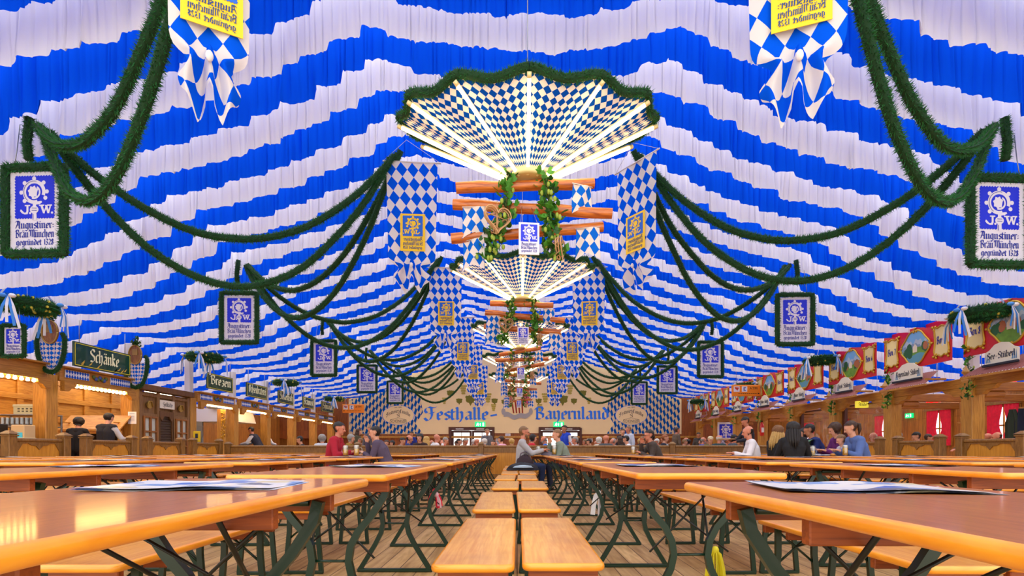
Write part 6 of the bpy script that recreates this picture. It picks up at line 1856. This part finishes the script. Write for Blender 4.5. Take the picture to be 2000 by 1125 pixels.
# crowd beyond the cross fence
CROWD = [
 (676, 849, 'A', -90, (150, 112, 34), 'bob', 'grey', 'grey-haired person in an ochre jacket behind the crimson jumper', 0),
 (698, 838, 'S', -95, (74, 72, 50), 'long', 'brown', 'person with long brown hair in an olive jacket walking past the back banner', 0),
 (724, 833, 'S', 180, (90, 84, 90), 'short', 'light', 'tall person with ruddy face standing before the left lozenge field', 1),
 (747, 852, 'C', 95, (28, 26, 30), 'short', 'dark', 'dark-haired person in black looking down behind the plum jumper', 0),
 (758, 860, 'A', 170, (230, 226, 230), 'short', 'brown', 'small brown-haired person in white just above the fence', 0),
 (790, 850, 'A', -80, (28, 48, 110), 'rim', 'dark', 'bald person in a navy jacket with chin on hand under the medallion', 1),
 (804, 843, 'S', 175, (30, 50, 150), 'short', 'dark', 'standing dark-haired person in a deep blue waistcoat left of the doors', 2),
 (823, 848, 'A', 170, (60, 40, 40), 'bob', 'dark', 'dark-haired person facing the camera beside the blond hair', 0),
 (838, 848, 'B', -60, (226, 220, 222), 'none', 'dark', 'bald person in white beside the long blond hair', 1),
 (834, 853, 'W', 20, (120, 100, 70), 'long', 'blond', 'person with long straight blond hair seen from behind', 0),
 (857, 854, 'C', -70, (206, 26, 34), 'short', 'grey', 'grey-haired person in a bright red jacket by the left door', 0),
 (889, 857, 'A', -100, (36, 38, 66), 'short', 'dark', 'person in dark navy low behind the fence under the left door', 0),
 (900, 856, 'C', -120, (30, 34, 54), 'short', 'grey', 'grey-haired person looking down in front of the left door glass', 1),
 (910, 859, 'A', 165, (40, 40, 44), 'short', 'dark', 'dark-haired person facing the camera in front of the left door', 0),
 (933, 857, 'A', 15, (226, 206, 190), 'none', 'dark', 'bald head seen from behind at the fence post', 1),
 (951, 838, 'S', -160, (110, 108, 116), 'short', 'light', 'person in a grey top standing in the left doorway', 0),
 (947, 857, 'W', 10, (190, 170, 150), 'bob', 'white', 'person with pale ash-blond hair seen from behind right of the fence post', 0),
 (967, 860, 'A', 150, (60, 50, 40), 'short', 'brown', 'brown-haired person under the wall notices', 0),
 (986, 852, 'A', 60, (232, 168, 190), 'short', 'brown', 'person in a pink top between the two doors', 0),
 (996, 857, 'W', -40, (206, 180, 60), 'bob', 'blond', 'person in a yellow jacket beside the pink top', 0),
 (1034, 849, 'W', -75, (200, 30, 50), 'bob', 'dark', 'dark-haired person in red just right of the grey hoodie', 0),
 (1071, 852, 'A', 85, (30, 100, 200), 'rim', 'grey', 'bearded grey person in a bright blue jacket before the right door', 1),
 (1103, 831, 'S', 150, (214, 214, 226), 'short', 'dark', 'standing person in a cobalt waistcoat at the right door', 2),
 (1124, 853, 'A', 40, (220, 214, 216), 'cap', 'dark', 'person in a dark cap and white collar right of the sage jumper', 3),
 (1138, 853, 'B', 80, (180, 176, 184), 'short', 'grey', 'grey-haired person in a grey top resting the chin right of the dark cap', 1),
 (1150, 858, 'A', 60, (200, 190, 170), 'short', 'light', 'low seated person with light brown hair left of the dark banner edge', 1),
 (1172, 854, 'W', 10, (224, 220, 200), 'bob', 'white', 'person with white hair beside the bald grey suit', 0),
 (1182, 850, 'A', -20, (70, 76, 84), 'none', 'grey', 'bald person in a charcoal suit seen from behind', 1),
 (1194, 856, 'W', -60, (196, 200, 214), 'short', 'grey', 'person with short ash-grey hair and pale collar', 0),
 (1216, 838, 'S', 170, (24, 26, 40), 'short', 'brown', 'young person in a dark suit standing under the right medallion', 0),
 (1229, 833, 'S', 120, (196, 206, 226), 'short', 'light', 'person in a pale blue shirt walking past the right lozenges', 1),
 (1217, 853, 'W', 85, (40, 30, 30), 'long', 'brown', 'person with long chestnut hair under the right medallion', 0),
 (1238, 851, 'C', 80, (236, 236, 240), 'short', 'dark', 'dark-haired person in a white shirt left of the brown quilted jacket', 0),
 (1254, 852, 'A', -30, (26, 26, 30), 'short', 'light', 'person in a black jacket leaning over behind the brown quilted jacket', 0),
 (1282, 848, 'A', 70, (26, 30, 48), 'short', 'dark', 'dark-haired person in navy behind the brown quilted jacket', 0),
 (1289, 849, 'A', -100, (30, 34, 56), 'short', 'red', 'person with ginger hair behind the brown quilted jacket', 0),
 (1301, 853, 'W', 150, (150, 130, 120), 'bob', 'brown', 'smiling brown-haired person left of the second fence post', 0),
 (1312, 851, 'C', 80, (160, 166, 172), 'short', 'brown', 'person in a patterned grey jumper at the second fence post', 1),
 (1320, 835, 'S', -80, (96, 80, 66), 'short', 'brown', 'person in a brown jacket walking at the right banner edge', 1),
 (1335, 855, 'A', -60, (32, 30, 34), 'none', 'dark', 'bald person in black right of the second fence post', 1),
 (1350, 858, 'W', 60, (36, 32, 32), 'short', 'dark', 'low seated dark-haired person in black in front of the far booth', 0),
 (1364, 845, 'S', 170, (70, 66, 62), 'short', 'dark', 'dark-haired person standing behind the grey-haired blue jacket', 2),
 (1366, 854, 'A', -85, (40, 70, 160), 'rim', 'grey', 'grey-bearded person in a royal blue jacket at the fence', 1),
 (1386, 853, 'A', 170, (110, 104, 60), 'cap', 'dark', 'person in a beige cap and olive jacket facing the camera', 0),
 (1402, 850, 'A', -40, (34, 60, 66), 'rim', 'white', 'balding white-haired person in black and teal', 1),
 (712, 856, 'A', 100, (110, 60, 50), 'short', 'light', 'fair-haired person in rust brown between olive jacket and plum jumper', 1),
 (768, 861, 'W', 170, (200, 180, 190), 'bob', 'dark', 'dark-bobbed person in rose facing the camera under the lozenges', 0),
 (850, 860, 'A', 90, (60, 70, 90), 'rim', 'white', 'balding white-haired person in steel blue beside the long blond hair', 1),
 (881, 861, 'C', -90, (90, 110, 90), 'short', 'brown', 'brown-haired person in moss green left of the left door', 0),
 (959, 861, 'A', -80, (170, 150, 90), 'rim', 'brown', 'balding person in mustard beside the grey standing figure', 1),
 (1046, 858, 'A', 80, (90, 90, 100), 'short', 'grey', 'grey-haired person in slate between the grey hoodie and the beers', 1),
 (1116, 860, 'C', -70, (60, 30, 40), 'bob', 'brown', 'brown-bobbed person in burgundy by the right door frame', 0),
 (1144, 862, 'W', 170, (210, 200, 120), 'bob', 'red', 'red-haired person in pale lemon right of the right door', 0),
 (1158, 861, 'A', -90, (130, 140, 160), 'none', 'dark', 'bald person in dove blue right of the wall notice', 1),
 (1226, 858, 'A', 100, (90, 40, 40), 'rim', 'grey', 'balding grey person in maroon behind the white shirt', 1),
 (1247, 857, 'W', -150, (150, 160, 180), 'bob', 'blond', 'blond-bobbed person in ice blue left of the quilted jacket', 0),
 (1295, 857, 'C', 90, (190, 170, 150), 'short', 'white', 'white-haired person in sand right of the ginger hair', 1),
 (1343, 859, 'W', 160, (180, 60, 80), 'bob', 'dark', 'dark-bobbed person in raspberry between two in black', 0),
 (1395, 858, 'C', 85, (50, 80, 60), 'short', 'brown', 'brown-haired person in forest green between beige cap and teal', 0),
 (1412, 857, 'A', -95, (120, 50, 40), 'rim', 'dark', 'balding person in brick brown left of the body warmer', 1),
 (1452, 858, 'W', 90, (60, 60, 110), 'bob', 'light', 'light-bobbed person in indigo near the tray carrier', 0),
 (774, 855, 'C', -100, (120, 120, 130), 'short', 'dark', 'dark-haired person in grey between plum jumper and navy jacket', 0),
 (872, 858, 'W', 150, (90, 60, 60), 'bob', 'red', 'ginger-haired person right of the bright red jacket', 0),
 (919, 858, 'A', -60, (200, 196, 200), 'short', 'white', 'white-haired person by the mullion of the left door', 1),
 (1058, 858, 'W', -90, (70, 40, 70), 'bob', 'brown', 'person with brown bob between red top and bright blue jacket', 0),
 (1163, 857, 'C', 85, (44, 60, 50), 'short', 'dark', 'dark-haired person in bottle green before the right wall notice', 0),
 (1204, 857, 'A', 75, (186, 60, 50), 'rim', 'grey', 'balding person in brick red left of the young dark suit', 1),
 (1327, 858, 'C', -70, (84, 96, 120), 'short', 'light', 'fair-haired person in slate blue next to the bald person in black', 0),
 (1376, 857, 'W', 90, (130, 110, 140), 'bob', 'dark', 'person with dark bob in lilac beside the beige cap', 0),
 (1440, 855, 'A', 80, (150, 40, 50), 'short', 'grey', 'grey-haired person in wine red right of the body warmer', 1),
 (1425, 849, 'A', -85, (70, 78, 92), 'short', 'dark', 'dark-haired person in a grey body warmer turned right', 0),
]
for px, py, kn, rz, sh, hr, hc, lb, sk in CROWD:
    stand = kn in 'STU'
    dd = None
    K = KITS[kn]
    d = (K['top'] - CAM_Z) * FPX / (CY - py)
    s = 1.0
    if d < 16.4: d = 16.4
    if d > (28 if stand else 19.6): d = 28 if stand else 19.6 + (d % .8)
    s = (CAM_Z + (CY - py) * d / FPX) / K['top']; s = max(.9, min(1.1, s))
    ex = ()
    if 'beard' in lb: ex += ('beard',)
    if 'beige cap' in lb: ex += ('cap_c',)
    person(px, py, kn, rz, sh, hr, hc, lb, sk, d=d, sc=s, extra=ex, vest=(30, 70, 200) if 'cobalt' in lb else ((24, 40, 130) if 'deep blue' in lb else None))
w = person(1464, 815, 'T', 90, (34, 38, 52), 'short', 'dark', 'person in dark clothes carrying a tray past the right posts', 1, (28, 26, 30), d=13.9)
tr = MB(); tr.lathe([(.02, 0), (.22, 0), (.25, .025), (.235, .025), (.21, .012), (.02, .012)], n=24)
tag(tr.build('serving_tray', mat('tray_tan', (206, 180, 140), .5), None, (w.location.x - .62, w.location.y, 1.17)), 'round tan tray carried by the person in dark clothes', 'tray')
# guests in the right-hand booths
for px, py, kn, rz, sh, hr, hc, lb, sk, d in (
 (1757, 843, 'A', -20, (60, 60, 66), 'short', 'grey', 'grey-haired person seen from behind in the booth below Box 7', 0, 14.6),
 (1783, 844, 'A', -70, (206, 206, 212), 'rim', 'grey', 'bald person in a pale shirt in the booth below Box 7', 1, 14.9),
 (1795, 848, 'C', -100, (120, 110, 110), 'short', 'brown', 'brown-haired person looking down in the booth below Box 7', 0, 15.5),
 (1808, 844, 'C', 85, (186, 194, 214), 'short', 'dark', 'dark-haired person in a pale blue shirt in the booth below Box 7', 0, 14.4),
 (1716, 845, 'A', 85, (200, 196, 200), 'rim', 'white', 'white-haired ruddy person behind the blue shirt with pony tail', 1, 15.6),
 (1914, 838, 'U', 85, (40, 50, 40), 'short', 'grey', 'person in dark green bending over the booth table below Box 8', 1, 13.3),
 (1941, 846, 'A', 10, (70, 66, 66), 'none', 'grey', 'bald person seen from behind in the booth below Box 8', 1, 12.7),
 (1963, 844, 'A', 60, (60, 60, 70), 'rim', 'dark', 'balding dark-haired person in the booth below Box 8', 1, 12.5)):
    s = (CAM_Z + (CY - py) * d / FPX) / KITS[kn]['top']; s = max(.86, min(1.1, s))
    person(px, py, kn, rz, sh, hr, hc, lb, sk, d=d, sc=s)
# ------------------------------------------------------------------ things on the tables and benches
NEWS = bpy.data.materials.new('printed_paper'); NEWS.use_nodes = True
_n = NEWS.node_tree; _b = _n.nodes['Principled BSDF']
_tc = _n.nodes.new('ShaderNodeTexCoord'); _oi = _n.nodes.new('ShaderNodeObjectInfo'); _a = _n.nodes.new('ShaderNodeVectorMath'); _a.operation = 'ADD'
_cx = _n.nodes.new('ShaderNodeCombineXYZ'); _ml = _n.nodes.new('ShaderNodeMath'); _ml.operation = 'MULTIPLY'; _ml.inputs[1].default_value = 9
_n.links.new(_oi.outputs['Random'], _ml.inputs[0]); _n.links.new(_ml.outputs[0], _cx.inputs[2]); _n.links.new(_tc.outputs['Object'], _a.inputs[0]); _n.links.new(_cx.outputs[0], _a.inputs[1])
_v = _n.nodes.new('ShaderNodeTexVoronoi'); _v.inputs['Scale'].default_value = 13; _v.distance = 'CHEBYCHEV'
_n.links.new(_a.outputs[0], _v.inputs['Vector'])
_r = _n.nodes.new('ShaderNodeValToRGB'); _sp = _n.nodes.new('ShaderNodeSeparateColor')
_r.color_ramp.interpolation = 'CONSTANT'
for i, (p, c) in enumerate(((0, (214, 212, 218)), (.34, (120, 150, 200)), (.5, (222, 218, 216)), (.7, (96, 104, 124)), (.79, (204, 190, 150)), (.88, (70, 110, 190)))):
    e = _r.color_ramp.elements[i] if i < 2 else _r.color_ramp.elements.new(p)
    e.position = p; e.color = (*srgb(*c), 1)
_n.links.new(_v.outputs['Color'], _sp.inputs[0]); _n.links.new(_sp.outputs[0], _r.inputs[0]); _n.links.new(_r.outputs[0], _b.inputs['Base Color'])
_b.inputs['Roughness'].default_value = .28
npm = None
def newspaper(x, y, rz, label):
    global npm
    if npm is None:
        m = MB()
        for lay, (dx, dy) in enumerate(((0, 0), (.008, .006), (-.006, .01))):
            def P(i, j, lay=lay, dx=dx, dy=dy):
                u, v = i / 14 - .5, j / 10 - .5
                return (u * .46 + dx, v * .33 + dy, .0012 + lay * .0016 + .004 * (2 * abs(v)) ** 3 * (.4 + .6 * abs(math.sin(u * 4 + lay))) * (1 if lay == 2 else .4) + .003 * math.sin(u * 9))
            m.grid(P, 14, 10)
            m.grid(lambda i, j, P=P: tuple(Vector(P(i, j)) - Vector((0, 0, .0008))), 14, 10)
        npm = m.mesh('menu_paper', [NEWS])
    o = bpy.data.objects.new('menu_paper', npm); COL.objects.link(o); o.location = (x, y, TT + .0005); o.rotation_euler = (0, 0, rz)
    return tag(o, label, 'menu', 'folded menu papers on the tables')
for (side, ri, ti), t in list(TABLES.items()):
    s = -1 if side == 'left' else 1
    if ti == 0:
        px_, py_ = (s * (ROWS_T[ri] + TW / 2), 1.42 if s < 0 else 1.34)
    else:
        px_, py_ = t.location.x, t.location.y + .1
    cntx = t['label'].split(', ')[1].split(' from')[0]
    newspaper(px_ + rnd.uniform(-.04, .04), py_, (rnd.uniform(-.35, .35) + (0.1 if s < 0 else -.15)), 'folded blue and white menu paper on the %s table, %s' % (cntx, t['label'].split(', ')[2]))
# local shifts where guests sit closer together than the rows
t = TABLES.get(('left', 1, 4));
if t: t.location.x = -3.04
t = TABLES.get(('right', 0, 5))
if t: t.location.x = .63
for o in list(COL.objects):
    if o.name.startswith('menu_paper'):
        if abs(o.location.x + 2.54) < .1 and 8.8 < o.location.y < 10.6: o.location.x = -3.04
        if abs(o.location.x - .87) < .1 and 11 < o.location.y < 12.8: o.location.x = .63
make_mug((-3.2, 9.55, TT + .001), 2.6, 'tall beer by the crimson jumper, left of two', .12)
make_mug((-2.98, 9.5, TT + .001), .4, 'tall beer between crimson and plum jumpers, right of two', .13)
make_mug((.46, 11.1, TT + .001), 2.8, 'beer with thick foam in front of the grey hoodie', .11)
make_mug((.80, 11.0, TT + .001), .2, 'beer in front of the sage green jumper', .13)
make_mug((2.62, 11.55, TT + .001), .2, 'half-full beer before the brown quilted jacket', .11)
make_mug((5.62, 9.95, TT + .001), .3, 'grey-banded beer mug beside the black jumper, left of two', .1)
make_mug((5.80, 10.05, TT + .001), .3, 'beer mug beside the green pram, right of two', .1)
make_mug((6.12, 9.55, TT + .001), .9, 'full lager in front of the blue shirt with pony tail', .15)
pl = MB(); pl.lathe([(.03, 0), (.09, .002), (.13, .02), (.128, .024), (.088, .008), (.03, .006)], n=20)
tag(pl.build('plate', mat('plate_white', (236, 234, 236), .3, 0, .4), None, (6.02, 9.9, TT + .001)), 'white plate beside the full lager near the blue shirt', 'plate')
bn = MB(); bn.blob((0, 0, .022), (.05, .04, .026), 0, 10, 7); tag(bn.build('bread_roll', PRETZ, None, (5.93, 9.62, TT)), 'golden bread roll lying left of the full lager', 'bread')
# coat, bag and cap by the grey hoodie
COATM = mat('coat_charcoal', (40, 40, 50), .85, var=.25, vscale=6); LINING = mat('lining_pale_blue', (168, 188, 204), .8)
ctx = thing('folded_coat', 'charcoal coat with pale blue lining heaped on the bench beside the grey hoodie', 'coat', (.12, 10.38, SH + .001))
def heap(m, sx, sy, sz, c=(0, 0, 0), seed=0, mi=0):
    NU, NV = 22, 10
    def P(i, j):
        a = 2 * math.pi * i / NU; t = j / NV * math.pi / 2
        r = math.cos(t); n = 1 + .18 * noise.noise((math.cos(a) * 2 + seed, math.sin(a) * 2, t * 2))
        return (c[0] + sx * r * n * math.cos(a), c[1] + sy * r * n * math.sin(a), c[2] + sz * math.sin(t) * n)
    m.grid(P, NU, NV, mi); m.add([P(i, 0) for i in range(NU)], [list(range(NU))[::-1]], mi)
m = MB(); heap(m, .34, .17, .15, seed=2); m.build('coat_body', COATM, ctx)
m = MB(); heap(m, .2, .06, .05, (0, -.14, .055), 5); m.build('lining', LINING, ctx)
bg = thing('shoulder_bag', 'dark maroon bag with a handle on the bench against the grey hoodie', 'bag', (.16, 10.62, SH + .001))
m = MB(); heap(m, .2, .09, .3, seed=9); m.build('bag_body', mat('bag_maroon', (52, 34, 44), .8), bg)
m = MB(); m.tube([(-.12, 0, .2), (-.08, 0, .34), (.02, 0, .38), (.1, 0, .32), (.12, 0, .2)], .014, 6); m.build('handle', mat('bag_strap', (96, 84, 96), .8), bg)
cap = MB(); heap(cap, .12, .1, .09, seed=4); cap.blob((.13, 0, .012), (.07, .07, .01))
tag(cap.build('flat_cap', mat('cap_tweed', (110, 104, 118), .9), None, (.64, 10.99, TT + .001)), 'grey cap lying on the table between two beers', 'cap')
# ribbons tied to legs and braces
def rag(loc, col, strips, length, label, w=.03, spread=.06, seed=1):
    rr = random.Random(seed); m = MB()
    m.blob((0, 0, 0), (.022, .022, .026))
    for i in range(strips):
        a = rr.uniform(0, 6.28); q = spread * rr.uniform(.5, 1.2)
        p = [Vector((0, 0, 0)), Vector((math.cos(a) * q * .6, math.sin(a) * q * .6, -.03)), Vector((math.cos(a) * q, math.sin(a) * q, -length * .5)), Vector((math.cos(a) * q * 1.2, math.sin(a) * q, -length * rr.uniform(.8, 1.05)))]
        m.bar(p, w, .003, (math.sin(a), -math.cos(a), 0))
    tag(m.build('tied_ribbon', mat('ribbon_' + label.split()[0], col, .6), None, loc), label, 'ribbon')
rag((1.20, 3.10, .27), (226, 214, 40), 16, .23, 'yellow tattered ribbon tied to a brace under the second right table', .02, .05)
rag((-.76, 4.72, .5), (226, 20, 60), 7, .16, 'red ribbon knotted on a table leg left of the aisle', .02, .05, 3)
rag((-.74, 4.69, .47), (226, 180, 190), 3, .12, 'pink ribbon end below the red ribbon left of the aisle', .02, .04, 4)
rag((.80, 5.0, .46), (226, 224, 230), 5, .24, 'white cloth strip tied to a table leg right of the aisle', .045, .05, 6)
# green pram
pr = thing('pram', 'sage green pram with raised hood standing at the right-hand tables', 'pram', (6.34, 10.8, 0), R(200))
PRG = mat('pram_green', (104, 142, 112), .8)
m = MB()
def PH(i, j):
    a = math.pi * i / 18; t = j / 8
    return (.25 * math.cos(a), -.1 - .26 * math.sin(t * 1.5), .78 + .33 * math.sin(a) * math.cos(t * 1.1) + .02 * t)
m.grid(PH, 18, 8); m.grid(lambda i, j: tuple(Vector(PH(i, j)) * .985 + Vector((0, 0, .008))), 18, 8); m.build('hood', PRG, pr)
m = MB(); m.lathe([(.2, 0), (.25, .04), (.28, .28), (.26, .28), (.23, .05), (.1, .03)], (0, 0, .5), 20); m.build('carry_cot', PRG, pr)
m = MB(); heap(m, .2, .2, .12, (0, .02, .68), 3); m.build('blanket', mat('blanket_grey', (196, 192, 200), .9), pr)
m = MB()
for sx in (-1, 1): m.tube([(sx * .24, -.34, .98), (sx * .24, -.1, .56), (sx * .22, .26, .14)], .012, 6); m.tube([(sx * .24, .2, .52), (sx * .22, -.26, .14)], .012, 6)
m.tube([(-.24, -.34, .98), (.24, -.34, .98)], .014, 8); m.build('frame', mat('pram_frame', (60, 60, 64), .4, .6), pr)
for sx in (-1, 1):
    for y in (-.26, .26):
        m = MB(); m.tube([(sx * .24 - .014, y, .12), (sx * .24 + .014, y, .12)], .12, 20); m.build('wheel', mat('black_rubber', (24, 24, 26)), pr)
# tall yellow card on the far left fence and cream loaf on the pretzel shelf
cd = MB(); cd.tube([(0, .0, -1.1), (0, 0, .02)], .015, 8, 1); cd.lathe([(.16, -1.118), (.16, -1.1), (.02, -1.08)], n=16, mi=1); cd.bb((0, 0, .16), (.2, .03, .32), .004); cd.box((0, -.017, .18), (.08, .004, .14), 1)
tag(cd.build('menu_stand', [mat('card_yellow', (232, 200, 30), .5), INK], None, (-9.35, 14.95, 1.12)), 'tall yellow card standing in front of the scullery shutter', 'menu card')
